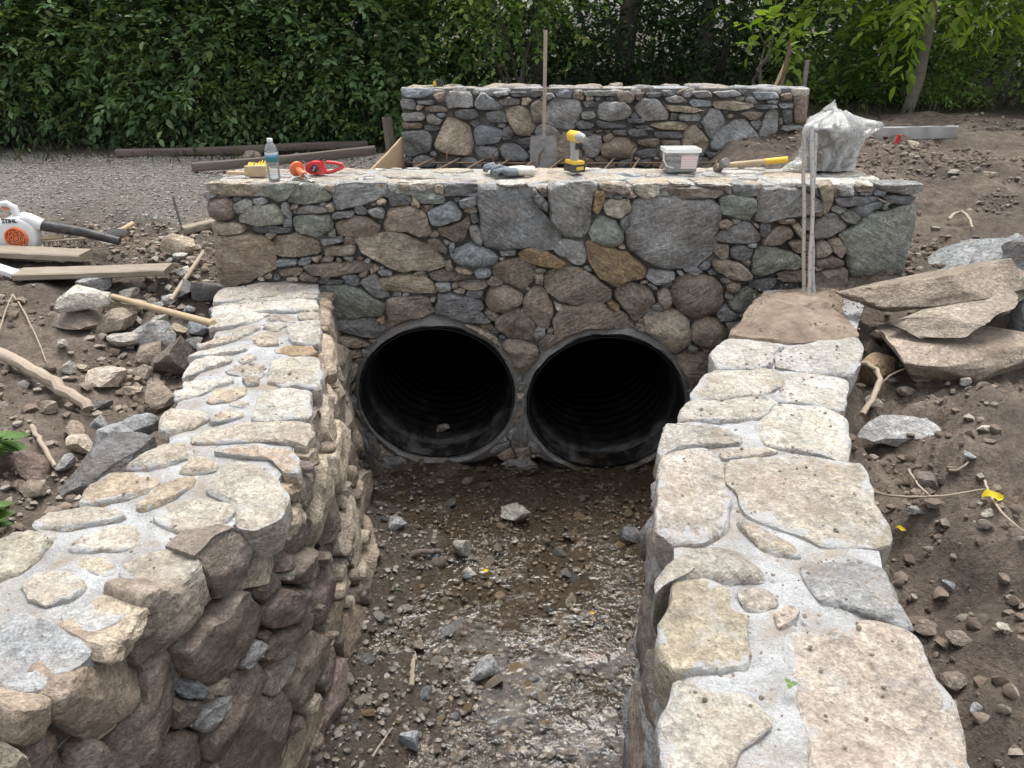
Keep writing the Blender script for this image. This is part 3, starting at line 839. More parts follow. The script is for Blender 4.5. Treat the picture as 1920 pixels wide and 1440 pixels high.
mfb = mortar_front(bl + 0.02, br - 0.02, 1.2, bt - 0.02, YB + 0.03, [], 0.05, 0.03, 9)
sh = box(((bl + br) / 2, YB + 0.29, (1.2 + bt - 0.02) / 2), (br - bl - 0.05, 0.46, bt - 1.22))
link_mesh('mortar_core', *join(mfb, sh), M['mortar'], bw, tuple(-bw.location))
fbt = Filler(bl, br, YB - 0.01, YB + 0.52)
for P in fbt.fill([0.2, 0.13, 0.08, 0.05], 0.014, (1.2, 2.2), rnd, 90):
    lay_stone(np.c_[P, np.full(len(P), bt - 0.012)], (0, 0, 1), bw, M['stone_dust'], rnd.choice('pgtpx'), rnd, H=rnd.uniform(0.012, 0.03), D=0.05, rough=0.005, tilt=0.02, chips=1, fine=0.05)

# ------------------------------------------------------------------ left wing wall
LT = """
s 1145,127 1400,88 1615,60 1618,120 1420,150 1125,190
s 1125,200 1400,160 1618,128 1612,172 1300,187 1112,203
w 1110,210 1300,193 1610,178 1610,222 1500,235 1380,236 1250,240 1105,250
s 1095,270 1250,245 1380,248 1330,275 1200,310 1085,325
p 1535,242 1635,237 1640,275 1540,270
s 1480,320 1540,290 1640,282 1640,410 1500,390
t 1300,380 1350,350 1420,370 1430,405 1330,415
k 1020,405 1150,365 1250,360 1190,385 1040,420
s 1200,345 1290,312 1340,317 1280,352 1200,365
o 1420,430 1500,413 1600,415 1625,445 1540,465 1430,450
w 980,460 1100,435 1270,422 1260,434 1110,460 985,475
k 1225,480 1290,452 1320,470 1250,505
w 955,545 1000,490 1100,472 1190,477 1170,500 1050,530 950,575
p 1380,560 1400,500 1450,477 1630,472 1645,560 1630,620 1450,615 1390,590
s 950,600 1100,592 1195,577 1190,600 1080,625 950,640
w 900,650 1000,630 1100,627 1040,660 910,690
t 1060,690 1130,642 1260,634 1260,660 1180,700 1080,705
n 1245,580 1330,572 1330,605 1270,610
p 1320,720 1340,665 1440,632 1590,640 1575,770 1430,790 1300,800
S 825,800 860,740 940,730 1060,755 1050,790 950,830 860,860 825,840
t 1080,790 1140,757 1240,754 1240,775 1150,800 1085,805
s 1000,890 1050,850 1250,812 1480,797 1560,812 1590,860 1560,920 1450,900 1200,910 1020,910
S 670,1030 740,970 850,915 950,912 990,945 980,985 850,1030 760,1045
n 1120,970 1180,942 1350,927 1500,950 1530,1010 1520,1060 1450,1060 1420,1000 1250,985
T 925,1060 970,1007 1060,997 1120,1020 1100,1055 1000,1075
t 415,1230 450,1150 560,1077 700,1072 800,1100 800,1130 700,1170 500,1220
t 710,1230 790,1160 900,1102 1000,1097 990,1130 900,1190 760,1240
S 1085,1150 1120,1080 1230,1030 1320,1045 1430,1110 1465,1180 1440,1270 1300,1340 1220,1320 1200,1240 1090,1170
"""
LG = """
s 775,195 830,140 960,114 1130,132 1170,160 1130,210 1040,270 960,290 850,245
p 180,205 260,170 480,142 590,165 600,190 480,215 330,240 200,240
s 360,340 420,280 560,242 680,242 730,270 690,320 600,355 400,360
s 620,480 640,420 800,360 910,350 975,395 985,440 900,510 780,560 690,540
y 0,340 80,280 160,267 250,300 200,380 100,460 0,490
s 110,520 180,467 270,452 400,500 415,540 350,600 230,635 150,600
x 320,700 350,640 520,592 640,582 700,600 660,660 560,740 440,790
x 0,760 130,692 230,730 380,770 445,800 440,870 300,960 200,1030 0,1000
"""
LFT = """
n 690,560 900,510 990,455 1020,500 1035,590 960,700 850,820 750,880 745,740 690,700
m 985,370 1130,265 1190,265 1230,310 1220,470 1170,560 1080,600 1030,520 1015,440
t 440,890 450,800 560,745 690,620 700,660 580,850 470,900
m 585,790 640,740 750,735 740,880 690,940 610,860
N 220,1070 300,980 500,872 600,862 690,950 705,1000 680,1090 560,1250 480,1290 330,1260 220,1190
m 870,850 960,740 1160,570 1200,557 1270,640 1270,720 1180,900 1020,1050 930,990 900,950
m 700,960 820,862 890,900 905,1000 870,1100 850,1200 760,1300 640,1400 560,1440 480,1380 560,1270 690,1095
n 0,1120 100,1120 210,1062 220,1180 180,1270 60,1330 0,1290
d 880,1060 910,1002 960,987 1000,1020 980,1075 890,1085
t 1020,1055 1110,977 1135,990 1110,1060 1040,1070
m 850,1140 880,1097 985,1087 990,1130 920,1230 860,1240
g 930,1220 1000,1122 1090,1072 1150,1062 1100,1180 990,1250
m 1100,1040 1150,972 1270,890 1310,960 1290,1060 1160,1200 1080,1285 1060,1380 1000,1380 1000,1290
m 1090,1290 1300,1095 1420,1055 1455,1200 1440,1330 1390,1460 1050,1500
m 700,1400 760,1305 900,1242 980,1270 990,1380 960,1500 700,1500
r 60,1350 200,1245 260,1280 330,1430 60,1500
t 0,1300 40,1335 70,1400 60,1460 -60,1460
g 1160,930 1240,802 1285,792 1270,860 1190,930
m 1270,840 1400,742 1480,722 1440,830 1340,890 1290,900
r 1285,640 1370,542 1500,532 1520,600 1440,700 1350,735 1290,710
k 1300,1030 1360,902 1460,852 1470,920 1420,1030 1350,1080
t 1240,420 1250,352 1340,332 1360,400 1310,500 1230,540 1195,540
t 1385,250 1410,172 1480,112 1510,150 1490,240 1410,300
m 1420,470 1440,382 1530,342 1555,390 1530,490 1450,520
"""
FN = 400
fl_s = np.r_[0, np.cumsum(np.linalg.norm(np.diff(LFACE, axis=0), axis=1))]
def lface(s, z):                               # point on the left wing's stream face
    s = np.asarray(s, float); z = np.asarray(z, float)
    x, y = np.interp(s, fl_s, LFACE[:, 0]), np.interp(s, fl_s, LFACE[:, 1])
    bt_ = 0.11 * sstep(2.2, 3.0, y) * np.clip((ZW - z) / 1.1, 0, 1.2)
    return np.stack([x + bt_, y, z], -1)
def on_lface(px, py):
    d = ray(px, py)
    for i in range(len(LFACE) - 1):
        a, b = LFACE[i], LFACE[i + 1]; e = b - a
        den = d[0] * e[1] - d[1] * e[0]
        if abs(den) < 1e-9: continue
        t = (a[0] * e[1] - a[1] * e[0]) / den; u = (a[0] * d[1] - a[1] * d[0]) / den
        if t > 0 and -1e-6 <= u <= 1 + 1e-6:
            return fl_s[i] + u * np.linalg.norm(e), CAMZ + d[2] * t
    return None
lw = empty('stone_wing_wall', (-1.15, 2.4, 0.0), 'left low stone wing wall curving out with brown muddy stream face and mortared top', 'wall')
link_mesh('mortar_top', *strip(np.vstack([LOUT, [(-2.0, 1.35)]]) + np.array([0.02, 0]), (LFACE[:-3] - np.array([0.03, 0])), ZW - 0.004, 150, 26, 0.014, 15, 0.35), M['mortar_top'], lw, tuple(-lw.location))
top_l = parse(LT, 0, 500, 2.7429) + parse(LG, 0, 900, 2.6671)
lfill = Filler(-2.0, -.6, 1.1, 3.95, .012)
lfill.occ |= (lfill.U > curve_x(LFACE, lfill.V) - .05) | (lfill.U < curve_x(LOUT, lfill.V) + .05)
for i, (ty, P) in enumerate(top_l):
    W = np.array([atZ(x, y, ZW) for x, y in P])
    W = W.mean(0) + (W - W.mean(0)) * 1.11
    edge = np.min(np.linalg.norm(W[:, None, :2] - LFACE[None, :, :], axis=2)) < 0.13 or i > len(top_l) - 9
    proud = ty.isupper(); lfill.add(W[:, :2] + (W[:, :2] - W[:, :2].mean(0)) * .08)
    lay_stone(W, (0, 0, 1), lw, M['stone_dust'], ty, rnd, H=0.024 if proud else rnd.uniform(0.007, 0.013), D=0.13 if edge else 0.07, rough=0.006, tilt=0.02 if not proud else 0.06,
              chips=0, k=5 if proud else rnd.uniform(16, 34), fine=0.014)
for P in lfill.fill([.09, .065, .045], .02, (1.2, 2.4), rnd, 60):
    lay_stone(np.c_[P, np.full(len(P), ZW)], (0, 0, 1), lw, M['stone_dust'], rnd.choice('pskt'), rnd, H=rnd.uniform(.005, .01), D=.06, rough=.004, tilt=.01, chips=1, k=rnd.uniform(6, 10), fine=.016)
ff = Filler(0, fl_s[-1], 0.02, ZW - 0.03)
for ty, P in parse(LFT, 0, 900, 2.6671):
    q = [on_lface(x, y) for x, y in P]
    if any(w is None for w in q): q = [w for w in q if w is not None]
    if len(q) < 3: continue
    q = np.array(q); W = lface(q[:, 0], q[:, 1]); s0 = q[:, 0].mean()
    e = lface(s0 + 0.02, 0.8) - lface(s0 - 0.02, 0.8); n = np.array([-e[1], e[0], 0]); n = n if n[0] > 0 else -n
    W = W.mean(0) + (W - W.mean(0)) * 1.07
    lay_stone(W, n, lw, M['stone_mud'], ty, rnd, H=rnd.uniform(0.02, 0.06), D=0.12, rough=0.008, tilt=0.13, chips=3, fine=0.014, k=rnd.uniform(12, 26))
    ff.add(q)
for P in ff.fill([0.17, 0.12, 0.085, 0.055, 0.036, 0.024], 0.004, (1.0, 2.6), rnd, 200):
    W = lface(P[:, 0], P[:, 1]); s0 = P[:, 0].mean()
    if W[:, 1].mean() < 0.75: continue
    e = lface(s0 + 0.02, 0.8) - lface(s0 - 0.02, 0.8); n = np.array([-e[1], e[0], 0]); n = n if n[0] > 0 else -n
    far = W[:, 1].mean() > 2.3
    lay_stone(W, n, lw, M['stone_mud'], rnd.choice('tnbmnt' if far else 'mmnbrt'), rnd, H=rnd.uniform(0.012, 0.055), D=0.1, rough=0.008, tilt=0.16, chips=3, fine=0.02, k=rnd.uniform(10, 24))
SS, ZZ = np.meshgrid(np.linspace(0, fl_s[-1], 150), np.linspace(-0.1, ZW - 0.01, 40))
Gm = lface(SS, ZZ); Gm[..., 0] -= 0.035 + fbm(np.c_[SS.ravel() * 9, ZZ.ravel() * 9, SS.ravel() * 0], 3, 4).reshape(SS.shape) * 0.03
link_mesh('mortar_face', *grid_mesh(Gm), M['mortar_mud'], lw, tuple(-lw.location))

# ------------------------------------------------------------------ right wing wall
RT = """
w 360,455 400,392 480,367 640,380 720,400 668,440 655,500 500,517 400,517
w 675,440 760,402 930,372 1080,367 1105,400 1095,470 1050,540 900,530 690,500
p 260,650 320,560 380,527 600,522 700,540 715,598 640,638 480,658 280,678
w 725,600 742,547 900,552 1030,580 1030,640 1010,728 880,698 710,678 672,650
p 210,720 260,684 480,672 640,655 680,690 615,755 500,768 210,775
p 585,800 692,698 900,714 1020,772 1030,900 1000,970 850,928 680,900 622,880
s 100,930 130,800 200,792 420,822 500,860 490,900 330,903 200,918 120,960
k 110,980 130,944 260,918 330,928 400,1000 430,1130 430,1300 330,1380 180,1370 85,1300 90,1150
k 405,940 500,922 640,917 690,935 560,960 420,970
s 460,1000 600,972 780,962 990,992 1080,987 1130,1050 1150,1180 1220,1280 1240,1370 1180,1400 900,1390 760,1330 600,1270 520,1200 470,1090
"""
RI = """
S 140,480 230,390 340,347 450,342 560,380 630,440 655,490 480,500 300,500 190,510 140,560
y 205,520 340,500 470,545 480,640 575,690 560,740 580,910 400,922 230,927 160,870 150,700 205,612
g 840,430 980,407 1120,402 1240,450 1290,600 1380,740 1200,680 1040,620 920,590 860,510
s 530,212 600,222 700,280 800,330 830,380 720,370 640,340 590,290
k 750,830 790,752 960,762 1010,737 1180,707 1330,742 1400,800 1470,950 1560,1120 1610,1300 1640,1470 900,1470 880,1200 820,980
s 180,1120 230,992 400,1040 560,1062 640,1120 690,1200 560,1290 470,1470 170,1470 160,1250
k 700,652 780,627 830,650 800,700 720,740
"""
rw = empty('stone_wing_wall', (0.95, 2.4, 0.0), 'right straight low stone wing wall with broad pale flagstone top and soil at its far end', 'wall')
link_mesh('mortar_top', *strip(RIN + np.array([0.035, 0]), ROUT - np.array([0.03, 0]), ZW - 0.004, 170, 30, 0.014, 25, 0.3), M['mortar_top'], rw, tuple(-rw.location))
rfill = Filler(0.2, 2.0, 0.85, 3.95, .012)
rfill.occ |= (rfill.U < curve_x(RIN, rfill.V) + .03) | (rfill.U > curve_x(ROUT, rfill.V) - .04) | (rfill.V > 3.05)
for ty, P in parse(RT, 1200, 500, 2.6667) + parse(RI, 1180, 900, 2.5946):
    W = np.array([atZ(x, y, ZW) for x, y in P]); W = W.mean(0) + (W - W.mean(0)) * 1.08
    rfill.add(W[:, :2] + (W[:, :2] - W[:, :2].mean(0)) * .06)
    lay_stone(W, (0, 0, 1), rw, M['stone_dust'], ty, rnd, H=0.03 if ty.isupper() else rnd.uniform(0.010, 0.018), D=0.15, rough=0.006, tilt=0.012, chips=0,
              k=5 if ty.isupper() else rnd.uniform(18, 36), fine=0.014)
for P in rfill.fill([.13, .09, .06], .022, (1.2, 2.2), rnd, 60):
    lay_stone(np.c_[P, np.full(len(P), ZW)], (0, 0, 1), rw, M['stone_dust'], rnd.choice('psktp'), rnd, H=rnd.uniform(.008, .014), D=.08, rough=.005, tilt=.01, chips=1, k=rnd.uniform(6, 10), fine=.016)
fr_s = np.r_[0, np.cumsum(np.linalg.norm(np.diff(RIN, axis=0), axis=1))]
def rface(s, z):
    s = np.asarray(s, float); z = np.asarray(z, float)
    return np.stack([np.interp(s, fr_s, RIN[:, 0]) + 0.03 - 0.03 * (ZW - z), np.interp(s, fr_s, RIN[:, 1]), z], -1)
fr = Filler(0, fr_s[-1], 0.0, ZW - 0.13)
for P in fr.fill([0.2, 0.14, 0.09, 0.06], 0.01, (1.2, 3.0), rnd, 120):
    W = rface(P[:, 0], P[:, 1]); s0 = P[:, 0].mean()
    e = rface(s0 + 0.02, 0.8) - rface(s0 - 0.02, 0.8); n = np.array([-e[1], e[0], 0]); n = n if n[0] < 0 else -n
    lay_stone(W, n, rw, M['stone_mud'], rnd.choice('mmbdg'), rnd, H=rnd.uniform(0.02, 0.06), D=0.1, rough=0.009, chips=3, fine=0.03)
SS, ZZ = np.meshgrid(np.linspace(0, fr_s[-1], 120), np.linspace(-0.1, ZW - 0.05, 30))
Gm = rface(SS, ZZ); Gm[..., 0] += 0.04 + fbm(np.c_[SS.ravel() * 9, ZZ.ravel() * 9, SS.ravel() * 0], 3, 4).reshape(SS.shape) * 0.03
v, f = grid_mesh(Gm); link_mesh('mortar_face', v, [q[::-1] for q in f], M['mortar_mud'], rw, tuple(-rw.location))
# slab at the far end, hidden under trampled soil
DS = "450,340 520,240 575,170 620,128 850,97 1010,102 1012,230 1060,300 1095,330 1080,362 940,366 800,380 600,376 450,358"
P = [(1200 + float(a.split(',')[0]) / 2.6667, 500 + float(a.split(',')[1]) / 2.6667) for a in DS.split()]
t_ = NT('trampled_soil'); v_ = t_.coord(); n2_ = t_.noise(v_, 18, 7, 0.7)
c_ = t_.mix(1.0, t_.ramp(t_.noise(v_, 5, 5), (0.3, (.2, .155, .118)), (0.7, (.3, .24, .185))), t_.ramp(n2_, (0.3, 0.65), (0.7, 1.25)), 'MULTIPLY')
M['soil'] = t_.done(t_.pbsdf(c_, 0.95, t_.bump(t_.math('ADD', n2_, t_.math('MULTIPLY', t_.noise(v_, 80), 0.4)), 0.8, 0.02), spec=0.2))
o = lay_stone(np.array([atZ(x, y, ZW + 0.01) for x, y in P]), (0, 0, 1), rw, M['soil'], 's', rnd, H=0.035, D=0.16, rough=0.02, tilt=0.0, chips=0, k=3.5, fine=0.02)
o.name = 'soil_cover'
# ------------------------------------------------------------------ vegetation
def leaf_material(name, c0, c1, trans=0.35, yellow=0.0):
    t = NT(name); g = t.n('ShaderNodeNewGeometry')
    c = t.mix(g.outputs['Random Per Island'], c0, c1)
    if yellow: c = t.mix(t.ramp(g.outputs['Random Per Island'], (0.93, 0.0), (0.97, yellow)), c, (0.2, 0.19, 0.03))
    v = t.coord(); c = t.mix(1.0, c, t.ramp(t.noise(v, 2.0, 3), (0.3, 0.6), (0.7, 1.4)), 'MULTIPLY')
    tr = t.n('ShaderNodeBsdfTranslucent'); t.l(t.mix(1.0, c, (1.3, 1.35, 0.7), 'MULTIPLY'), tr.inputs['Color'])
    mx = t.n('ShaderNodeMixShader'); mx.inputs[0].default_value = trans
    t.l(t.pbsdf(c, 0.55, spec=0.3), mx.inputs[1]); t.l(tr.outputs[0], mx.inputs[2])
    return t.done(mx.outputs[0])
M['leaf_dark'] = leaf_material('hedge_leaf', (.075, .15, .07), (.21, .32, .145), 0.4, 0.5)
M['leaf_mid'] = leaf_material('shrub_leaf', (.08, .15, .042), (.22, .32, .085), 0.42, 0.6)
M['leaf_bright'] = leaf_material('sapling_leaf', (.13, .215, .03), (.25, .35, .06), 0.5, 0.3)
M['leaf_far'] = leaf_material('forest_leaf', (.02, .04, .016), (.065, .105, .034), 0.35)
M['weed'] = leaf_material('weed_leaf', (.09, .17, .045), (.15, .25, .075), 0.35)
M['grass'] = leaf_material('dry_grass', (.05, .06, .025), (.12, .12, .055), .2)
M['bark'] = simple('bark', (.13, .112, .092), 0.9, var=0.4, scale=14, bump=0.8, bs=35)
M['bark_pale'] = simple('pale_bark', (.2, .18, .15), 0.9, var=0.35, scale=14, bump=0.7, bs=40)
def unit(a): return a / (np.linalg.norm(a, axis=-1, keepdims=True) + 1e-9)
def leaves_mesh(name, P, D, N, S, asp=0.5):
    D = unit(D); side = unit(np.cross(D, N)); N = unit(np.cross(side, D)); n = len(P); S = S[:, None]
    w = S * asp * 0.5
    pts = [P, P + D * S * .33 + side * w + N * w * .25, P + D * S * .72 + side * w * .72 + N * w * .12, P + D * S - N * S * .1,
           P + D * S * .72 - side * w * .72 + N * w * .12, P + D * S * .33 - side * w + N * w * .25]
    co = np.stack(pts, 1).reshape(-1, 3)
    b = (np.arange(n) * 6)[:, None]
    q = np.concatenate([b + np.array([0, 5, 4, 3]), b + np.array([0, 3, 2, 1])], 1).reshape(-1, 4)
    me = bpy.data.meshes.new(name)
    me.vertices.add(len(co)); me.vertices.foreach_set('co', co.ravel())
    me.loops.add(q.size); me.loops.foreach_set('vertex_index', q.ravel().astype(np.int32))
    me.polygons.add(len(q)); me.polygons.foreach_set('loop_start', np.arange(0, q.size, 4, dtype=np.int32))
    me.polygons.foreach_set('loop_total', np.full(len(q), 4, np.int32)); me.update(calc_edges=True)
    return me
def sprays(rng, O, D, Lt, m, size, droop=0.25):
    """twigs at O heading D: m leaves set alternately along each"""
    n = len(O); D = unit(D)
    k = np.arange(m); f = (k + 0.6) / m
    sd = unit(np.cross(D, np.array([0, 0, 1.0]) + rng.normal(0, .25, (n, 3))))
    sgn = np.where(k % 2 == 0, 1.0, -1.0)
    P = O[:, None] + D[:, None] * (Lt[:, None] * f)[..., None] + np.array([0, 0, -1.0]) * (Lt[:, None] * f ** 2 * droop)[..., None]
    LD = D[:, None] * 0.55 + sd[:, None] * (sgn * 0.8)[None, :, None] + rng.normal(0, .28, (n, m, 3)) - np.array([0, 0, 0.22])
    LD[:, -1] = D - np.array([0, 0, .3])
    NN = np.array([0, 0, 1.0]) + rng.normal(0, .42, (n, m, 3))
    S = size * rng.uniform(.5, 1.3, (n, m)) * rng.uniform(.75, 1.2, (n, 1))
    return P.reshape(-1, 3), LD.reshape(-1, 3), NN.reshape(-1, 3), S.ravel()
def crown_mesh(rng, c, r, twigs, m, size, clumps=14, tight=0.3, front=0.0, lt=(0.22, 0.5), asp=0.5):
    u = unit(rng.normal(0, 1, (clumps, 3))); u[:, 1] -= front; u = unit(u)
    C = c + u * r * rng.uniform(.45, .95, (clumps, 1))
    k = rng.integers(0, clumps, twigs)
    O = C[k] + rng.normal(0, 1, (twigs, 3)) * r * tight
    D = unit(O - c) * 0.8 + rng.normal(0, .45, (twigs, 3)) + np.array([0, -0.25 * (front > 0), .12])
    P, LD, NN, S = sprays(rng, O, D, rng.uniform(*lt, twigs), m, size)
    ok = P[:, 2] > gh(c[0], c[1]) + 0.03
    return leaves_mesh('crown', P[ok], LD[ok], NN[ok], S[ok], asp), C
def stem_path(rng, a, b, n=6, wob=0.06):
    t = np.linspace(0, 1, n)[:, None]; p = a * (1 - t) + b * t
    p[1:-1] += rng.normal(0, wob, (n - 2, 3)); return p
def shrub(name, x, y, rx, rz, zc, leafmat, label, cat, group, seed, twigs=900, m=8, size=.085, stems=5, front=0.6, clumps=16, bark='bark', tight=.3, asp=.5):
    rng = np.random.default_rng(seed); z0 = gh(x, y)
    rt = empty(name, (x, y, z0), label, cat, group)
    c = np.array([x, y, z0 + zc]); r = np.array([rx, rx * .8, rz])
    me, C = crown_mesh(rng, c, r, twigs, m, size, clumps, tight, front, asp=asp)
    me.transform(Matrix.Translation(-Vector((x, y, z0))))
    link('crown', me, M[leafmat], rt, smooth=False)
    if name == 'hedge_shrub':                # long arching shoots with finer, lighter leaves
        k = 90; th = rng.uniform(-1.1, 1.1, k); O = np.c_[np.sin(th) * rx * .8, -np.cos(th) * rx * .62, rng.uniform(.2, 2.6, k)]
        D = np.c_[np.sin(th) * .6 + rng.normal(0, .4, k), -np.cos(th) * .8, rng.uniform(-.1, .9, k)]
        P, LD, NN, S = sprays(rng, O, D, rng.uniform(.35, .75, k), 13, .072, .45)
        link('shoots', leaves_mesh('shoots', P, LD, NN, S, .46), M['leaf_mid'], rt, smooth=False)
    for i in range(stems):
        a = np.array([rng.normal(0, .16), rng.normal(0, .12), -.05]); b = C[i % len(C)] - np.array([x, y, z0])
        p = stem_path(rng, a, b, 7, 0.05); link_mesh('stem', *tube(p, np.linspace(.028, .008, 7), 6), M[bark], rt)
    return rt
def tree(name, x, y, h, rad, lean, crown_r, zc, leafmat, label, group, seed, twigs=700, m=8, size=.1, bark='bark', limbs=7, tight=.3, front=0, asp=.5):
    rng = np.random.default_rng(seed); z0 = gh(x, y)
    rt = empty(name, (x, y, z0), label, 'tree', group)
    c = np.array([x + lean[0], y + lean[1], z0 + zc])
    me, C = crown_mesh(rng, c, np.array(crown_r), twigs, m, size, 18, tight, front, asp=asp)
    me.transform(Matrix.Translation(-Vector((x, y, z0)))); link('crown', me, M[leafmat], rt, smooth=False)
    tp = stem_path(rng, np.array([0, 0, -.15]), np.array([lean[0], lean[1], h]), 9, rad * .35)
    trk = link_mesh('trunk', *tube(tp, np.linspace(rad * 1.15, rad * .35, 9), 10), M[bark], rt)
    for i in range(limbs):
        t = rng.uniform(.3, .95); a = tp[int(t * 8)]; b = C[i % len(C)] - np.array([x, y, z0])
        p = stem_path(rng, a, b, 6, .07); link_mesh('limb', *tube(p, np.linspace(rad * .35, .008, 6), 6), M[bark], trk)
    return rt
ORD = ['leftmost', 'second from the left', 'third from the left', 'fourth from the left', 'fifth from the left', 'sixth from the left', 'seventh from the left', 'eighth from the left', 'rightmost']
g1 = 'shrubs of the hedge beside the gravel lane'
for i, (x, y, rx, rz, zc) in enumerate([(-8.6, 9.8, 1.2, 1.5, 1.3), (-7.2, 10.0, 1.1, 1.6, 1.4), (-6.0, 9.9, 1.0, 1.4, 1.2), (-4.9, 10.1, 1.05, 1.6, 1.4), (-3.8, 10.0, 1.0, 1.4, 1.2), (-2.75, 10.2, 1.0, 1.6, 1.45), (-1.75, 10.1, .85, 1.3, 1.2)]):
    shrub('hedge_shrub', x, y, rx, rz, zc, 'leaf_dark', 'dense dark green shrub, ' + ORD[i] + ' in the hedge left of the far parapet', 'shrub', g1, 100 + i, twigs=1100, size=.095, stems=11, tight=.19, clumps=34)
g2 = 'tall shrubs behind the hedge'
for i, (x, y) in enumerate([(-8.0, 11.6), (-6.3, 11.7), (-4.5, 11.8), (-2.9, 11.7), (-1.4, 11.6)]):
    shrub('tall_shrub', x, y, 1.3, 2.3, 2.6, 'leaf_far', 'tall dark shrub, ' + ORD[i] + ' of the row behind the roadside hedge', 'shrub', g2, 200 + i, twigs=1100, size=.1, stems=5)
shrub('overhanging_bush', 0.1, 10.0, 1.0, .9, 1.75, 'leaf_mid', 'light green leafy bush overhanging the left part of the far parapet', 'shrub', None, 301, twigs=620, size=.085, stems=6, clumps=10)
shrub('thicket_bush', 1.35, 11.3, 1.1, 1.3, 1.2, 'leaf_far', 'dark bush behind the middle of the far parapet', 'shrub', None, 302, twigs=800, size=.075)
shrub('thicket_bush', 2.9, 11.2, 1.0, 1.2, 1.0, 'leaf_far', 'dark bush behind the stakes at the right end of the far parapet', 'shrub', None, 303, twigs=700, size=.07)
shrub('leafy_seedling', 2.72, 9.0, .22, .2, .85, 'leaf_bright', 'small bright green seedling peeping over the far parapet beside the stakes', 'plant', None, 304, twigs=14, m=6, size=.14, stems=3, clumps=5)
g3 = 'low bushes on the right woodland edge'
for i, (x, y, rx, rz, zc) in enumerate([(4.0, 10.4, .75, .75, .55), (5.0, 10.2, .8, .7, .5), (6.1, 10.3, .9, .9, .6), (7.3, 10.2, 1.0, .9, .6), (8.7, 10.4, 1.1, 1.1, .8)]):
    shrub('low_bush', x, y, rx, rz, zc, 'leaf_mid', 'low yellowish green bush, ' + ORD[i] + ' on the edge behind the right soil', 'shrub', g3, 320 + i, twigs=560, size=.07, stems=5)
g4 = 'tall bushes on the right woodland edge'
for i, (x, y) in enumerate([(4.6, 11.8), (6.4, 11.9), (8.3, 11.8)]):
    shrub('tall_shrub', x, y, 1.2, 1.9, 2.2, 'leaf_mid', 'tall loose green bush, ' + ORD[i] + ' of three behind the right sapling', 'shrub', g4, 340 + i, twigs=520, size=.085, stems=6)
p = atY(1690, 246, 9.4)
tree('sapling_tree', p[0], 9.4, 4.2, .06, (.28, 0), (1.55, 1.1, .75), 1.75, 'leaf_bright', 'slender grey sapling with bright yellow green leaves right of the parapet', None, 401, twigs=420, m=7, size=.155, bark='bark_pale', limbs=9, tight=.38, asp=.42)
p = atY(1168, 150, 11.6)
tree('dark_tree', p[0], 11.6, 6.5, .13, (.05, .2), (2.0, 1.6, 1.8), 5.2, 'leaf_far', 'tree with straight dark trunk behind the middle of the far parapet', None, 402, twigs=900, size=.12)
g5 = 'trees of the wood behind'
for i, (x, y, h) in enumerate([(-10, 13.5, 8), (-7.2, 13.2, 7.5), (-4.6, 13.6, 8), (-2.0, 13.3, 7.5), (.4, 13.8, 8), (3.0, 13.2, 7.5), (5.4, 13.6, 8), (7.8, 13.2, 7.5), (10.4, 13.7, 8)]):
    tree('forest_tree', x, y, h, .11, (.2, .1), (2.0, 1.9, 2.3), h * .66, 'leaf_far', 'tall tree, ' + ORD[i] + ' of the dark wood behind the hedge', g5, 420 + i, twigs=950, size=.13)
# far wood: one unbroken mass
rng = np.random.default_rng(5)
n = 17000
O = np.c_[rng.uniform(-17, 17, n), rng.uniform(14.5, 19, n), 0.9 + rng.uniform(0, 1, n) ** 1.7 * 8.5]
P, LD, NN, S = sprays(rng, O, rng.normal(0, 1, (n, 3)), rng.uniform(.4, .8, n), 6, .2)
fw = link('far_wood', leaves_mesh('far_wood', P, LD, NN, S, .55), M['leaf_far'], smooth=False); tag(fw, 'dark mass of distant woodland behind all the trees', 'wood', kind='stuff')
# rough grass and weeds along the foot of the hedge
n = 1500
X = rng.uniform(-8.5, 8.5, n); Y = 8.95 + rng.normal(0, .3, n) + 0.55 * (X > 2.4)
ok = (X < -1.2) | (X > 2.9); X, Y = X[ok], Y[ok]; n = len(X)
O = np.c_[X, Y, GH(X, Y) - .01]
gd = np.c_[rng.normal(0, .45, n), rng.normal(-.15, .4, n), np.ones(n)]
gr = link('verge_grass', leaves_mesh('verge_grass', O, gd, np.c_[rng.normal(0, 1, (n, 2)), np.zeros(n)] + np.array([0, .01, 0]), rng.uniform(.05, .15, n), .12), M['grass'], smooth=False)
tag(gr, 'thin grass and weeds along the foot of the hedge', 'grass', kind='stuff')
# weed at the left edge of the picture
def weed(px, py, dz, n, size, label, seed):
    rng = np.random.default_rng(seed); q = on_ground(px, py); rt = empty('leafy_weed', tuple(q), label, 'plant')
    for i in range(n):
        a = rng.uniform(-2.2, 1.0); h = dz * rng.uniform(.6, 1.1); e = np.array([math.cos(a) * .09, math.sin(a) * .07, h])
        link_mesh('stem', *tube(stem_path(rng, np.zeros(3), e, 5, .008), np.linspace(.004, .002, 5), 5), M['weed'], rt)
        k = 5; O = np.repeat(e[None], k, 0) * rng.uniform(.65, 1, (k, 1)); ang = np.arange(k) * 2.1 + a
        D = np.c_[np.cos(ang), np.sin(ang), rng.uniform(-.35, .25, k)]
        link('leaf_cluster', leaves_mesh('leaf', O, D, np.tile([0, 0, 1.0], (k, 1)) + rng.normal(0, .2, (k, 3)), size * rng.uniform(.7, 1.2, k), .62), M['weed'], rt, smooth=False)
weed(-14, 890, .16, 5, .085, 'green leafy weed at the left picture edge above the curved log', 9)
weed(-10, 1000, .12, 4, .09, 'green leafy weed at the left picture edge beside the wing wall', 12)
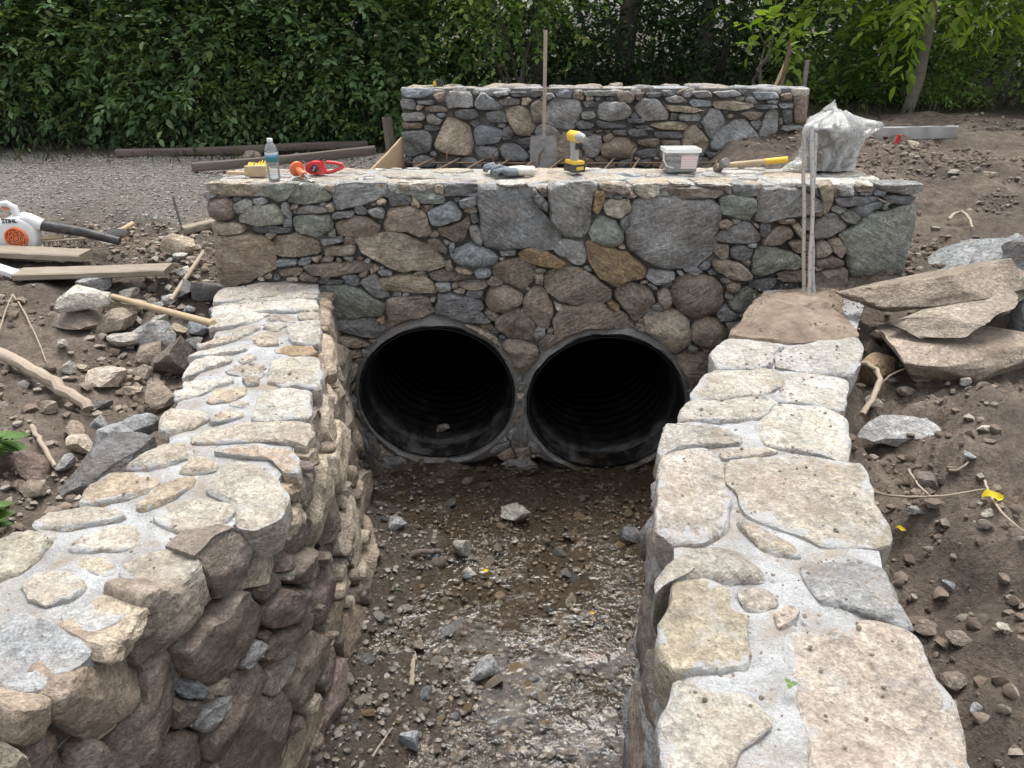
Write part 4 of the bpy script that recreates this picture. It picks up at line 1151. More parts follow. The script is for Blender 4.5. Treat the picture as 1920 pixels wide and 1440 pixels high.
# ------------------------------------------------------------------ loose rocks, rubble, pebbles, water
_ico = {}
def ico(sub):
    if sub not in _ico:
        bm = bmesh.new(); bmesh.ops.create_icosphere(bm, subdivisions=sub, radius=1.0)
        bm.verts.index_update(); _ico[sub] = (np.array([v.co[:] for v in bm.verts]), [tuple(v.index for v in f.verts) for f in bm.faces]); bm.free()
    return _ico[sub]
def rock_shape(rnd, dims, sub=3, cuts=9, rough=0.06, square=0.0):
    V, Fc = ico(sub); V = V.copy(); sd = rnd.randint(0, 9999)
    if square: V = np.sign(V) * np.abs(V) ** (1 - square * .55); 
    for _ in range(cuts):
        n = np.array([rnd.gauss(0, 1) for _ in range(3)]); n /= np.linalg.norm(n); d = rnd.uniform(.42, .84)
        e = V @ n - d; V = V - np.where(e > 0, e, 0)[:, None] * n
    V = V * (1 + fbm(V * 1.6, 3, sd)[:, None] * rough * 2.2)
    V = V + np.stack([fbm(V * 5, 3, sd + i) for i in range(3)], 1) * rough
    lo, hi = V.min(0), V.max(0); V = (V - (lo + hi) / 2) / (hi - lo)
    return V * np.array(dims), Fc
def rock(name, c, dims, ty, label, cat='rock', group=None, mat='stone', rot=(0, 0, 0), sub=3, sink=0.15, seed=0, square=0.0, rough=.06, ground=True):
    rnd = random.Random(seed * 77 + 5)
    V, Fc = rock_shape(rnd, dims, sub, 14, rough * .8, min(1, square + .25))
    Rm = Euler(rot).to_matrix(); V = np.array([tuple(Rm @ Vector(q)) for q in V]); V = V - np.array([0, 0, V[:, 2].min()])
    z = c[2] - sink * np.ptp(V[:, 2]) if ground else c[2]
    o = link_mesh(name, V, Fc, M[mat], None, (c[0], c[1], z), sharp=32); o.color = color_of(ty, rnd)
    return tag(o, label, cat, group)
def rock_px(px, py, w, h, ty, label, group=None, deep=0.8, **kw):
    """rock whose middle shows at a pixel of the photograph, w and h photograph pixels"""
    q = on_ground(px, py + h * .38); m = mpp(q); q[1] += w * m * deep * .3
    q[2] = gh(q[0], q[1])
    return rock('rock', q, (w * m * 1.08, w * m * deep, h * m * 1.05), ty, label, group=group, seed=int(px * 3 + py), **kw)
gA = 'rubble between the planks and the left wing wall'; lA = 'loose broken stone in the rubble between the planks and the left wing wall'
rock_px(150, 612, 96, 34, 'm', 'flat dark brown rock under the pale slab in the left rubble', mat='stone_mud', rot=(0, .12, .1))
rock_px(203, 618, 82, 42, 'n', 'rounded brown rock beside the flat dark rock in the left rubble', mat='stone_mud', rot=(0, -.2, -.2))
rock_px(230, 588, 70, 34, 't', 'tan rock behind the loose hammer handle in the left rubble', rot=(0, .1, .3))
q = on_ground(158, 612); m = mpp(q)
rock('rock', (q[0] + .02, q[1] + .05, q[2] + .085), (97 * m, 70 * m, 36 * m), 'w', 'pale grey slab lying on top of two brown rocks in the left rubble', rot=(.05, -.16, .15), seed=44, square=.6, ground=False)
rock_px(283, 628, 74, 56, 'x', 'pale angular block near the end of the loose hammer handle', rot=(0, .2, .4))
rock_px(333, 462, 60, 36, 't', 'rounded tan boulder alone on the soil left of the headwall', rot=(0, 0, .2))
rock_px(337, 489, 27, 14, 'w', 'small white stone chip below the lone tan boulder', sub=2)
rock_px(330, 682, 80, 84, 'm', 'large dark brown rock against the outer edge of the left wing wall', mat='stone_mud', rot=(0, .2, .6))
rock_px(195, 724, 72, 32, 'k', 'flat pinkish grey stone lying on soil below the brown log pile', square=.4, rot=(0, 0, .5))
rock('rock', on_ground(205, 915) - np.array([0, 0, .02]), (.42, .2, .16), 'd', 'long dark leaning slab beside the outer edge of the left wing wall', rot=(.3, -.35, .75), seed=8, square=.6, sink=.1)
for a in [(175, 536, 62, 34, 'x'), (242, 555, 34, 26, 'p'), (232, 650, 60, 30, 'w'), (280, 672, 78, 46, 'n'), (344, 552, 54, 34, 'd'), (388, 556, 58, 38, 'd'), (292, 575, 30, 18, 'g'), (316, 572, 32, 20, 'x'),
          (369, 624, 50, 28, 'u'), (330, 622, 38, 22, 't'), (347, 524, 34, 28, 'p'), (128, 698, 26, 24, 'p'), (136, 812, 44, 30, 'n'), (146, 846, 58, 38, 't'), (262, 806, 60, 42, 'g'), (216, 826, 64, 38, 'x'),
          (292, 754, 72, 46, 'm'), (62, 886, 68, 46, 'r'), (262, 700, 46, 26, 'b'), (90, 770, 40, 24, 'b'), (182, 762, 40, 20, 'd'), (300, 606, 28, 18, 'p'), (355, 590, 30, 16, 'u'), (252, 604, 30, 20, 'p'),
          (120, 660, 22, 14, 'p'), (150, 690, 24, 14, 't'), (228, 860, 40, 24, 'd'), (180, 800, 34, 22, 'g'), (245, 735, 40, 22, 't'), (320, 790, 40, 26, 'b'), (60, 932, 46, 26, 'b'), (120, 880, 40, 24, 'g'), (365, 650, 34, 20, 'g'), (400, 590, 24, 16, 'g')]:
    rock_px(*a[:4], a[4], lA, gA, mat='stone' if a[4] in 'xpwktu' else 'stone_mud', sub=2 if a[2] < 34 else 3, rot=(0, random.Random(a[0]).uniform(-.3, .3), random.Random(a[1]).uniform(-1, 1)), square=.3)
# right bank: heaped slabs
def slab(px, py, z, L, wd, th, ty, label, rot, seed, mat='stone_mud'):
    c = atZ(px, py, z); rnd = random.Random(seed)
    V, Fc = rock_shape(rnd, (L, wd, th * 1.15), 5, 16, .016, .8)
    bd = 0.0; lay = np.round(fbm(np.c_[V[:, 0] * 2, V[:, 1] * 2, V[:, 2] * 48], 2, seed) * 5) / 5
    V = V + bd; V[:, :2] *= (1 + lay * .07)[:, None]
    o = link_mesh('slab', V, Fc, M[mat], None, tuple(c), rot, sharp=32); o.color = color_of(ty, rnd)
    return tag(o, label, 'rock')
slab(1742, 548, 1.45, .84, .34, .17, 'n', 'long soil covered brown slab heaped beside the right wing wall', (.08, -.2, .06), 3)
slab(1800, 592, 1.40, .62, .34, .09, 'n', 'thin brown slab wedged under the long slab on the right', (.1, -.24, .1), 5)
slab(1815, 655, 1.26, .76, .44, .2, 'b', 'broad thick brown slab lowest in the heap on the right', (.2, -.16, .08), 6)
slab(1818, 488, 1.44, .66, .34, .09, 'g', 'grey tilted slab at the back of the heap on the right', (.35, -.5, .3), 7, 'stone')
slab(1874, 500, 1.47, .44, .28, .07, 'g', 'grey slab leaning just in front of the back slab on the right', (.3, -.5, .3), 8, 'stone')
slab(1925, 488, 1.52, .26, .26, .2, 'd', 'dark grey block at the right picture edge above the long slab', (.1, -.3, .3), 9, 'stone')
slab(1932, 585, 1.38, .14, .26, .26, 'x', 'pale upright stone at the right picture edge beside the long slab', (.1, .1, .3), 10, 'stone')
slab(1700, 628, 1.25, .36, .26, .12, 'b', 'small brown slab filling the gap under the long slab on the right', (.1, -.1, .2), 13)
slab(1850, 545, 1.45, .5, .3, .1, 'b', 'brown slab behind the long one near the right picture edge', (.1, -.28, .2), 14)
rock_px(1646, 694, 78, 62, 'o', 'orange brown rock in the gap beside the right wing wall', mat='stone_mud', rot=(0, .3, .3))
rock_px(1695, 806, 142, 50, 'x', 'flat pale grey stone half buried in the dark soil on the right', deep=.5, square=.4, rot=(0, .06, -.1))
rock_px(1735, 905, 46, 34, 'm', 'dark clod-covered stone on the right bank soil', mat='stone_mud')
rock_px(1856, 965, 24, 18, 'p', 'small pale stone on the right bank near the yellow leaf', sub=2)
gB = 'stones in the soil of the right bank'; lB = 'small stone scattered in the dark soil of the right bank'
for a in [(1748, 1345, 60, 34, 'r'), (1720, 1360, 44, 24, 'd'), (1650, 1130, 60, 30, 'd'), (1790, 1290, 44, 30, 'm'), (1830, 1335, 26, 18, 'u'), (1800, 1200, 40, 26, 'm'), (1740, 1190, 50, 24, 'm'), (1712, 975, 26, 16, 'g'), (1810, 720, 24, 16, 'p'),
          (1640, 760, 30, 20, 'p'), (1770, 700, 30, 18, 'b'), (1850, 805, 30, 16, 'p'), (1700, 735, 30, 18, 'b'), (1815, 870, 22, 14, 'g'), (1790, 325, 22, 12, 'p'), (1860, 330, 24, 12, 't'), (1712, 272, 20, 12, 't'), (1778, 1110, 24, 16, 'g'), (1880, 1180, 22, 14, 'p'), (1700, 1330, 36, 22, 'b')]:
    rock_px(*a[:4], a[4], lB, gB, mat='stone_mud', sub=2, square=.2)
# stream bed: stones one can pick out
gC = 'stones in the stream bed'; lC = 'small wet stone lying in the muddy stream bed'
rock_px(968, 970, 54, 46, 's', 'tan angular stone in the middle of the stream below the pipes', mat='pebble_wet')
rock_px(910, 1256, 54, 48, 'g', 'largest smooth grey stone in the lower middle of the stream', mat='pebble_wet', rot=(0, .2, .5))
rock_px(1110, 1246, 40, 26, 'r', 'dark red stone in the lower right of the stream', mat='pebble_wet')
rock_px(864, 1032, 36, 38, 'p', 'pale orange-white stone left of the middle of the stream', mat='pebble_wet')
rock_px(742, 987, 40, 18, 'x', 'pale flat stone in the mud near the left wing wall', square=.5)
rock_px(880, 1081, 26, 20, 'w', 'white rounded pebble beside the yellow leaf in the stream', sub=2)
rock_px(766, 1402, 34, 30, 'u', 'smooth blue-grey round stone at the bottom edge of the stream', mat='pebble_wet')
rock_px(1024, 1368, 24, 24, 'o', 'small orange pebble in the lower stream', sub=2, mat='pebble_wet')
rock_px(1185, 1010, 36, 26, 'd', 'dark stone beside the right wing wall foot', mat='pebble_wet')
rock('rock', (-.43, 4.22, .285), (.085, .08, .06), 'k', 'reddish round stone lying inside the left pipe', mat='pebble_wet', seed=4, ground=False)
rp = random.Random(31)
protos = []
for i in range(8):
    V, Fc = rock_shape(random.Random(600 + i), (1, rp.uniform(.65, .95), rp.uniform(.4, .65)), 2, 8, .05, rp.choice([0, .3, .5]))
    me_ = bpy.data.meshes.new('stream_stone'); me_.from_pydata([tuple(q) for q in V], [], Fc); me_.materials.append(M['pebble_wet'])
    me_.polygons.foreach_set('use_smooth', [True] * len(me_.polygons)); me_.set_sharp_from_angle(angle=R(32)); protos.append(me_)
for i in range(230):
    px, py = rp.uniform(640, 1235), 860 + rp.random() ** .8 * 575
    q = on_ground(px, py)
    if q[2] > .55: continue
    s = rp.choice([.028, .034, .04, .05, .06, .075]) * rp.uniform(.8, 1.2)
    o = bpy.data.objects.new('stream_stone', rp.choice(protos)); COL.objects.link(o); o.location = (q[0], q[1], q[2] + s * .08)
    o.scale = (s, s, s); o.rotation_euler = (rp.gauss(0, .2), rp.gauss(0, .2), rp.uniform(0, 6.28)); o.color = color_of(rp.choice('ggbbdtptusnko'), rp)
    tag(o, lC, 'stone', gC)
# fine gravel and clods: beyond counting
def gravel_material(name, cols, rough):
    t = NT(name); g = t.n('ShaderNodeNewGeometry')
    c = t.ramp(g.outputs['Random Per Island'], *[(i / (len(cols) - 1), q) for i, q in enumerate(cols)])
    v = t.coord(); n = t.noise(v, 120, 4, .7)
    c = t.mix(1.0, c, t.ramp(n, (0.3, 0.7), (0.7, 1.25)), 'MULTIPLY')
    return t.done(t.pbsdf(c, rough, t.bump(n, .5, .006), spec=.4))
def scatter(name, XY, S, mat, label, cat, flat=.6, seed=0, lift=.15):
    rng = np.random.default_rng(seed); V0, F0 = ico(1); n = len(XY); F0 = np.array(F0); nv = len(V0)
    J = 1 + rng.uniform(-.28, .28, (n, nv, 1)); a = rng.uniform(0, 6.28, n); ca_, sa_ = np.cos(a), np.sin(a)
    sc = S[:, None, None] * np.stack([np.ones(n), rng.uniform(.55, 1, n), flat * rng.uniform(.6, 1.2, n)], 1)[:, None, :]
    Q = V0[None] * J * sc * .5
    X = Q[..., 0] * ca_[:, None] - Q[..., 1] * sa_[:, None]; Y = Q[..., 0] * sa_[:, None] + Q[..., 1] * ca_[:, None]
    Z = Q[..., 2] + (GH(XY[:, 0], XY[:, 1]) + S * lift)[:, None]
    co = np.stack([X + XY[:, :1], Y + XY[:, 1:], Z], -1).reshape(-1, 3)
    q = (F0[None] + (np.arange(n) * nv)[:, None, None]).reshape(-1, 3)
    me = bpy.data.meshes.new(name); me.vertices.add(len(co)); me.vertices.foreach_set('co', co.ravel())
    me.loops.add(q.size); me.loops.foreach_set('vertex_index', q.ravel().astype(np.int32))
    me.polygons.add(len(q)); me.polygons.foreach_set('loop_start', np.arange(0, q.size, 3, dtype=np.int32)); me.polygons.foreach_set('loop_total', np.full(len(q), 3, np.int32)); me.update(calc_edges=True)
    o = link(name, me, mat, smooth=True, sharp=45); return tag(o, label, cat, kind='stuff')
rng = np.random.default_rng(3)
cb = [(.24, .19, .145), (.08, .066, .055), (.16, .135, .11), (.3, .265, .22), (.12, .1, .082), (.4, .365, .32), (.2, .175, .155), (.3, .23, .165), (.13, .12, .115)]
n = 5200; Y = rng.uniform(1.6, 4.0, n); t = rng.uniform(0, 1, n); X = curve_x(LFACE, Y) * (1 - t) + curve_x(RIN, Y) * t
scatter('stream_gravel', np.c_[X, Y], .007 + .032 * rng.uniform(0, 1, n) ** 1.8, gravel_material('stream_gravel', [tuple(np.array(q) * .68) for q in cb], .22), 'fine wet gravel and mud crumbs covering the stream bed', 'gravel', .55, 1)
cg = [(.28, .265, .245), (.18, .17, .155), (.34, .32, .295), (.24, .21, .18), (.15, .14, .128), (.38, .36, .33)]
n = 9000; Y = 5.0 + rng.uniform(0, 1, n) ** .8 * 3.9; X = rng.uniform(-6.2, -1.2, n)
ok = rng.uniform(0, 1, n) < .25 + .75 * sstep(5.3, 6.5, Y + fbm(np.c_[X * 1.2, Y * 1.2, X * 0], 3, 8) * 2)
scatter('lane_gravel', np.c_[X, Y][ok], rng.uniform(.01, .034, ok.sum()), gravel_material('lane_gravel', cg, .9), 'loose grey gravel on the lane in front of the hedge', 'gravel', .6, 2)
cs = [(.15, .112, .085), (.1, .077, .06), (.2, .16, .125), (.13, .1, .08), (.27, .24, .2), (.085, .066, .052), (.17, .13, .1)]
n = 30000; Y = rng.uniform(1.3, 5.6, n) ; X = rng.uniform(-4.0, -.9, n); ok = X < curve_x(LOUT, Y) - .02 * (Y < 4.0)
ok &= ~((Y > 3.95) & (Y < 4.5) & (X > -1.62)); ok &= rng.uniform(0, 1, n) < sstep(-.25, .3, fbm(np.c_[X * 2.1, Y * 2.1, X * 0], 3, 91))
scatter('left_bank_crumbs', np.c_[X, Y][ok], .006 + .06 * rng.uniform(0, 1, ok.sum()) ** 4, gravel_material('left_bank_crumbs', [tuple(np.array(c) * 1.25) for c in cs] + [(.36, .33, .29)], .95), 'crumbled soil and stone chips covering the left bank', 'soil', .65, 3)
n = 34000; Y = rng.uniform(1.0, 8.2, n); X = rng.uniform(.9, 5.2, n); ok = (X > curve_x(ROUT, Y) + .02) & ~((Y > 3.95) & (Y < 4.5) & (X < 1.97)) & ~((Y > 4.4) & (X < 2.1))
ok &= rng.uniform(0, 1, n) < sstep(-.2, .3, fbm(np.c_[X * 2.1, Y * 2.1, X * 0], 3, 92))
sz = .006 + .055 * rng.uniform(0, 1, ok.sum()) ** 4.5
scatter('right_bank_crumbs', np.c_[X, Y][ok], sz, gravel_material('right_bank_crumbs', [tuple(np.array(c) * 1.1) for c in cs], .95), 'dark crumbled soil covering the right bank', 'soil', .75, 4)
# crumbs of mortar and soil dropped on the wing wall tops
n = 340; Y = rng.uniform(1.0, 3.2, n); t = rng.uniform(.08, .92, n); X = curve_x(RIN, Y) * (1 - t) + curve_x(ROUT, Y) * t
Y2 = rng.uniform(1.3, 3.9, 160); t2 = rng.uniform(.1, .9, 160); X2 = curve_x(LOUT, Y2) * (1 - t2) + curve_x(LFACE, Y2) * t2
_GH = GH
GH = lambda x, y: np.full(np.shape(x), ZW + .012)
X3 = rng.uniform(1.05, 1.85, 700); Y3 = rng.uniform(3.2, 3.95, 700); ok3 = (X3 > curve_x(RIN, Y3) + .02) & (X3 < curve_x(ROUT, Y3)); XY = np.r_[np.c_[X, Y], np.c_[X2, Y2], np.c_[X3, Y3][ok3]]
GH = lambda x, y: np.full(np.shape(x), ZW + .012) + .03 * (np.asarray(y) > 3.2)
scatter('wall_top_crumbs', XY, rng.uniform(.004, .016, len(XY)) * rng.uniform(.4, 1.2, len(XY)), gravel_material('wall_top_crumbs', [(.17, .13, .1), (.25, .2, .16), (.12, .095, .075)], .95), 'small crumbs of soil dropped on the wing wall tops', 'soil', .5, 6, .2)
GH = _GH
# water
def water_material():
    t = NT('shallow_water'); v = t.coord('Object')
    w1 = t.noise(v, 34, 2, .5, .4); w2 = t.noise(v, 105, 2, .5, .6)
    calm = t.ramp(t.noise(v, 3.2, 4, .6), (0.45, 0.12), (0.62, 1.0))
    nrm = t.bump(t.math('MULTIPLY', t.math('ADD', t.math('MULTIPLY', w1, 1.0), t.math('MULTIPLY', w2, .22)), calm), 1.0, .012)
    gl = t.n('ShaderNodeBsdfGlossy'); gl.inputs['Roughness'].default_value = .06; gl.inputs['Color'].default_value = (1, 1, 1, 1); t.l(nrm, gl.inputs['Normal'])
    tr = t.n('ShaderNodeBsdfTransparent'); tr.inputs['Color'].default_value = (.93, .89, .83, 1)
    fr = t.n('ShaderNodeFresnel'); fr.inputs['IOR'].default_value = 1.34; t.l(nrm, fr.inputs['Normal'])
    mx = t.n('ShaderNodeMixShader'); t.l(fr.outputs[0], mx.inputs[0]); t.l(tr.outputs[0], mx.inputs[1]); t.l(gl.outputs[0], mx.inputs[2])
    return t.done(mx.outputs[0])
ys = np.linspace(.4, 4.1, 150); tt = np.linspace(0, 1, 60)
YY, TT = np.meshgrid(ys, tt, indexing='ij'); XX = (curve_x(LFACE, YY) - .02) * (1 - TT) + (curve_x(RIN, YY) + .05) * TT
WZ = .231 - .10 * sstep(3.6, 1.6, YY) - .012 * sstep(3.2, 3.8, YY) + .004 * fbm(np.c_[XX.ravel() * 12, YY.ravel() * 12, XX.ravel() * 0], 2, 2).reshape(XX.shape)
o = link_mesh('stream_water', *grid_mesh(np.dstack([XX, YY, WZ])), water_material(), sharp=None); tag(o, kind='structure')
# ------------------------------------------------------------------ tools, timber and other small things
def wood_material(name, c0, c1, scale=(3, 3, 40), rough=.8, grime=.3, gcol=(.16, .125, .095)):
    t = NT(name); v = t.coord('Object', scale); g = t.noise(v, 3.5, 6, .65, .8); v2 = t.coord()
    c = t.mix(t.ramp(g, (0.3, 0.0), (0.7, 1.0)), c0, c1)
    c = t.mix(t.ramp(t.noise(v2, 9, 6, .7), (0.48, 0.0), (0.68, grime)), c, gcol)
    return t.done(t.pbsdf(c, rough, t.bump(g, .4, .004), spec=.3))
M['plank'] = wood_material('weathered_plank', (.2, .165, .125), (.36, .31, .245), (30, 30, 2.2))
M['plank_dark'] = wood_material('old_dark_timber', (.10, .08, .066), (.2, .165, .14), (30, 30, 2.2))
M['ply'] = wood_material('form_board', (.3, .215, .13), (.42, .32, .2), (24, 24, 2))
M['handle'] = wood_material('tool_handle_wood', (.42, .31, .19), (.56, .44, .29), (60, 60, 3), .55, .25)
M['stick'] = wood_material('bare_branch', (.3, .235, .18), (.45, .38, .3), (40, 40, 4))
M['stake'] = wood_material('grey_stake_wood', (.26, .235, .205), (.38, .345, .305), (60, 60, 3), .7, .3)
M['steel'] = simple('dull_steel', (.27, .265, .26), .5, .7, .3, 12, .15, 60, .5, (.16, .1, .06))
M['rust'] = simple('rusty_rebar', (.2, .135, .09), .85, .2, .35, 20, .4, 90)
M['white_plastic'] = simple('white_plastic', (.74, .75, .76), .42, 0, .08, 6, .02, 60, .35, (.4, .37, .33))
M['orange_plastic'] = simple('orange_plastic', (.78, .17, .045), .45, 0, .1, 8, .03, 60, .3, (.36, .34, .31))
M['dark_plastic'] = simple('black_plastic', (.03, .03, .032), .5, 0, .3, 14, .1, 60, .35, (.2, .18, .16))
M['red_plastic'] = simple('red_plastic', (.62, .03, .045), .38, 0, .1, 8, .03, 60, .3, (.36, .34, .31))
M['yellow_plastic'] = simple('yellow_plastic', (.78, .5, .03), .45, 0, .1, 8, .03, 60, .3, (.36, .34, .31))
M['grey_plastic'] = simple('grey_plastic', (.36, .36, .35), .5, 0, .12, 8, .03)
M['glove_grey'] = simple('glove_rubber', (.17, .2, .23), .8, 0, .25, 18, .3)
M['glove_white'] = simple('glove_knit', (.62, .6, .55), .95, 0, .2, 18, .4, 120)
M['bristle'] = simple('yellow_bristle', (.76, .58, .08), .8, 0, .3, 40, .5, 140)
M['leaf_yellow'] = leaf_material('fallen_yellow_leaf', (.7, .55, .03), (.8, .66, .06), .3)
M['concrete'] = simple('concrete', (.36, .355, .34), .9, 0, .2, 8, .3, 60)
M['ink'] = simple('dark_print', (.02, .02, .025), .6)
def clear_material(name, tint, gloss=.12, milky=0.0, crumple=0):
    t = NT(name); v = t.coord()
    tr = t.n('ShaderNodeBsdfTransparent'); tr.inputs['Color'].default_value = (*tint, 1)
    gl = t.n('ShaderNodeBsdfGlossy'); gl.inputs['Roughness'].default_value = gloss
    nrm = t.bump(t.noise(v, crumple or 10, 6, .6, 1.0), .9 if crumple else .1, .03)
    t.l(nrm, gl.inputs['Normal'])
    fr = t.n('ShaderNodeFresnel'); fr.inputs['IOR'].default_value = 1.5; t.l(nrm, fr.inputs['Normal'])
    mx = t.n('ShaderNodeMixShader'); t.l(t.math('ADD', fr.outputs[0], .05), mx.inputs[0]); t.l(tr.outputs[0], mx.inputs[1]); t.l(gl.outputs[0], mx.inputs[2])
    if not milky: return t.done(mx.outputs[0])
    df = t.n('ShaderNodeBsdfDiffuse'); df.inputs['Color'].default_value = (.9, .91, .9, 1); tl = t.n('ShaderNodeBsdfTranslucent'); tl.inputs['Color'].default_value = (.9, .91, .9, 1)
    a = t.n('ShaderNodeAddShader'); m0 = t.n('ShaderNodeMixShader'); m0.inputs[0].default_value = .5; t.l(df.outputs[0], m0.inputs[1]); t.l(tl.outputs[0], m0.inputs[2])
    m2 = t.n('ShaderNodeMixShader')
    if crumple: t.l(t.ramp(t.noise(v, crumple, 6, .65, 1.2), (0.42, milky * .3), (0.64, min(1, milky * 2.2))), m2.inputs[0])
    else: m2.inputs[0].default_value = milky
    t.l(mx.outputs[0], m2.inputs[1]); t.l(m0.outputs[0], m2.inputs[2]); return t.done(m2.outputs[0])
M['clear'] = clear_material('clear_plastic', (.9, .93, .95), .06, .12)
M['milky'] = clear_material('milky_plastic', (.85, .88, .9), .25, .55)
M['film'] = clear_material('plastic_film', (.97, .97, .95), .12, .5, 7)

def board(name, A, B, w, th, mat, label, cat='plank', roll=0.0, parent=None, chamfer=.004, warp=.008):
    A, B = Vector(A), Vector(B); d = B - A; L = d.length; rnd = random.Random(int(L * 1e4))
    ns = 13; V, Fc = [], []
    for i in range(ns):
        z = L * i / (ns - 1) - L / 2; wob = math.sin(z * 2.3 + L) * warp
        e = [rnd.uniform(-.003, .003) for _ in range(8)]
        for j, (sx, sy) in enumerate([(-1, -.7), (-.88, -1), (.88, -1), (1, -.7), (1, .7), (.88, 1), (-.88, 1), (-1, .7)]):
            V.append((sx * w / 2 + e[j], sy * th / 2 + wob + e[(j + 3) % 8] * .4, z + (rnd.uniform(-.006, .006) if i in (0, ns - 1) else 0)))
    for i in range(ns - 1):
        for j in range(8): Fc.append((i * 8 + j, i * 8 + (j + 1) % 8, (i + 1) * 8 + (j + 1) % 8, (i + 1) * 8 + j))
    Fc += [tuple(range(7, -1, -1)), tuple((ns - 1) * 8 + j for j in range(8))]
    zx = d.normalized(); up = Vector((0, 0, 1)); xx = zx.cross(up); xx = xx.normalized() if xx.length > 1e-4 else Vector((1, 0, 0)); yy = zx.cross(xx) * -1
    Mx = Matrix((xx, yy, zx)).transposed() if xx.cross(yy).dot(zx) > 0 else Matrix((xx, -yy, zx)).transposed()
    o = link_mesh(name, V, Fc, M[mat], parent, tuple((A + B) / 2), (Mx @ Matrix.Rotation(roll, 3, 'Z')).to_euler(), sharp=30)
    return tag(o, label, cat) if label else o
def rod(name, pts, rad, mat, label, cat, group=None, n=9, parent=None):
    c = np.mean(np.asarray(pts, float), 0)
    o = link_mesh(name, *tube(np.asarray(pts, float) - c, rad, n), M[mat], parent, tuple(c))
    return tag(o, label, cat, group) if label else o
def v3(*a): return np.array(a, float)
ZC = ZT + .012                                  # top of the headwall cap
# water bottle
q = atZ(515, 337, ZC); rt = empty('water_bottle', tuple(q), 'clear plastic water bottle standing on the left of the headwall top', 'bottle')
pr = [(.001, 0), (.028, 0), (.032, .006)]
for i in range(9): pr += [(.0325, .012 + i * .0085), (.0305, .0165 + i * .0085)]
pr += [(.033, .09), (.033, .142), (.031, .15), (.026, .168), (.017, .182), (.0125, .188), (.0125, .196)]
link_mesh('body', *lathe(pr, 28, cap=False), M['clear'], rt, sharp=60)
t = NT('bottle_label'); v = t.coord(); sx = t.n('ShaderNodeSeparateXYZ'); t.l(v, sx.inputs[0])
wv = t.noise(v, 30, 2)
t.l(t.pbsdf(t.ramp(t.math('ADD', t.math('MULTIPLY', sx.outputs[2], 7.0), t.math('MULTIPLY', wv, .1)), (0.66, (.62, .68, .72)), (0.70, (.03, .17, .16)), (0.84, (.05, .2, .22)), (0.9, (.12, .32, .5)), (1.0, (.7, .76, .8))), .4), t.out.inputs['Surface'])
link_mesh('label_band', *lathe([(.0337, .092), (.0337, .14)], 28, cap=False), t.m, rt)
link_mesh('cap', *lathe([(.0145, .19), (.0145, .204), (.013, .206), (.0005, .206)], 24), M['white_plastic'], rt)
# wooden block brush with yellow bristles
q = atZ(470, 331, ZC); rt = empty('block_brush', tuple(q), 'wooden block brush with yellow bristles lying on the left end of the headwall', 'brush', rot=(0, 0, R(-14)))
link_mesh('block', *box((.03, 0, .028), (.11, .03, .056), .005), M['handle'], rt, rot=(0, 0, .3))
link_mesh('handle', *box((-.065, -.012, .017), (.13, .026, .018), .005), M['handle'], rt)
rb = random.Random(3); parts = []
for i in range(150):
    a, b = rb.uniform(-.018, .082), rb.uniform(.002, .052)
    parts.append(tube([(a, .014, b), (a + rb.gauss(0, .006), .075 + rb.gauss(0, .006), b + .012 + rb.gauss(0, .006))], .0028, 4))
tag(link_mesh('bristles', *join(*parts), M['bristle'], rt, rot=(0, 0, .3)), kind='stuff')
# chisel with an orange guard
q = atZ(560, 331, ZC); rt = empty('cold_chisel', tuple(q), 'mason chisel with orange round hand guard lying beside the bottle', 'chisel', rot=(0, R(14), R(-50)))
L = lambda m: xf(m, Matrix.Rotation(R(90), 4, 'Y'))
link_mesh('guard', *L(lathe([(.008, -.008), (.04, -.006), (.041, 0), (.039, .005), (.016, .012)], 28)), M['orange_plastic'], rt, loc=(-.02, 0, .034))
link_mesh('grip', *L(lathe([(.015, .0), (.0175, .02), (.0165, .05), (.018, .075), (.015, .082)], 20)), M['orange_plastic'], rt, loc=(-.018, 0, .034))
link_mesh('shank', *L(lathe([(.009, .07), (.009, .13), (.008, .14)], 8)), M['steel'], rt, loc=(-.018, 0, .034))
link_mesh('tip', *box((.135, 0, .034), (.04, .026, .006), .002), M['steel'], rt)
# red chalk line reel
q = atZ(606, 327, ZC); rt = empty('chalk_line_reel', tuple(q), 'red chalk line reel with black crank lying on the headwall top', 'tool', rot=(0, 0, R(-8)))
outer = [(-.085, .012), (-.092, .035), (-.082, .058), (-.05, .07), (.0, .072), (.07, .066), (.112, .056), (.122, .048), (.12, .038), (.06, .014), (.02, .002), (-.06, .0)]
link_mesh('case', *prism([(x * 1.0, z) for x, z in outer if x < .045] , .05, .008), M['red_plastic'], rt)
link_mesh('loop_handle', *tube([(.02, 0, .064), (.07, 0, .062), (.11, 0, .054), (.118, 0, .044), (.1, 0, .034), (.05, 0, .014), (.02, 0, .01)], .0095, 10), M['red_plastic'], rt)
cr = link_mesh('crank', *xf(lathe([(.001, 0), (.021, 0), (.021, .006), (.017, .009), (.001, .009)], 26), Matrix.Rotation(R(90), 4, 'X')), M['dark_plastic'], rt, loc=(-.035, -.024, .034))
link_mesh('crank_arm', *box((0, -.012, 0), (.006, .004, .028), .001), M['grey_plastic'], cr, rot=(0, .5, 0))
link_mesh('line_hook', *tube([(-.085, 0, .05), (-.1, .0, .062), (-.108, 0, .07)], .003, 6), M['steel'], rt)
link_mesh('string', *tube([(-.02, .0, .072), (0, .012, .082), (.02, -.01, .078), (.03, .01, .084), (.01, .0, .088), (-.015, .01, .08)], .006, 7), M['dark_plastic'], rt)
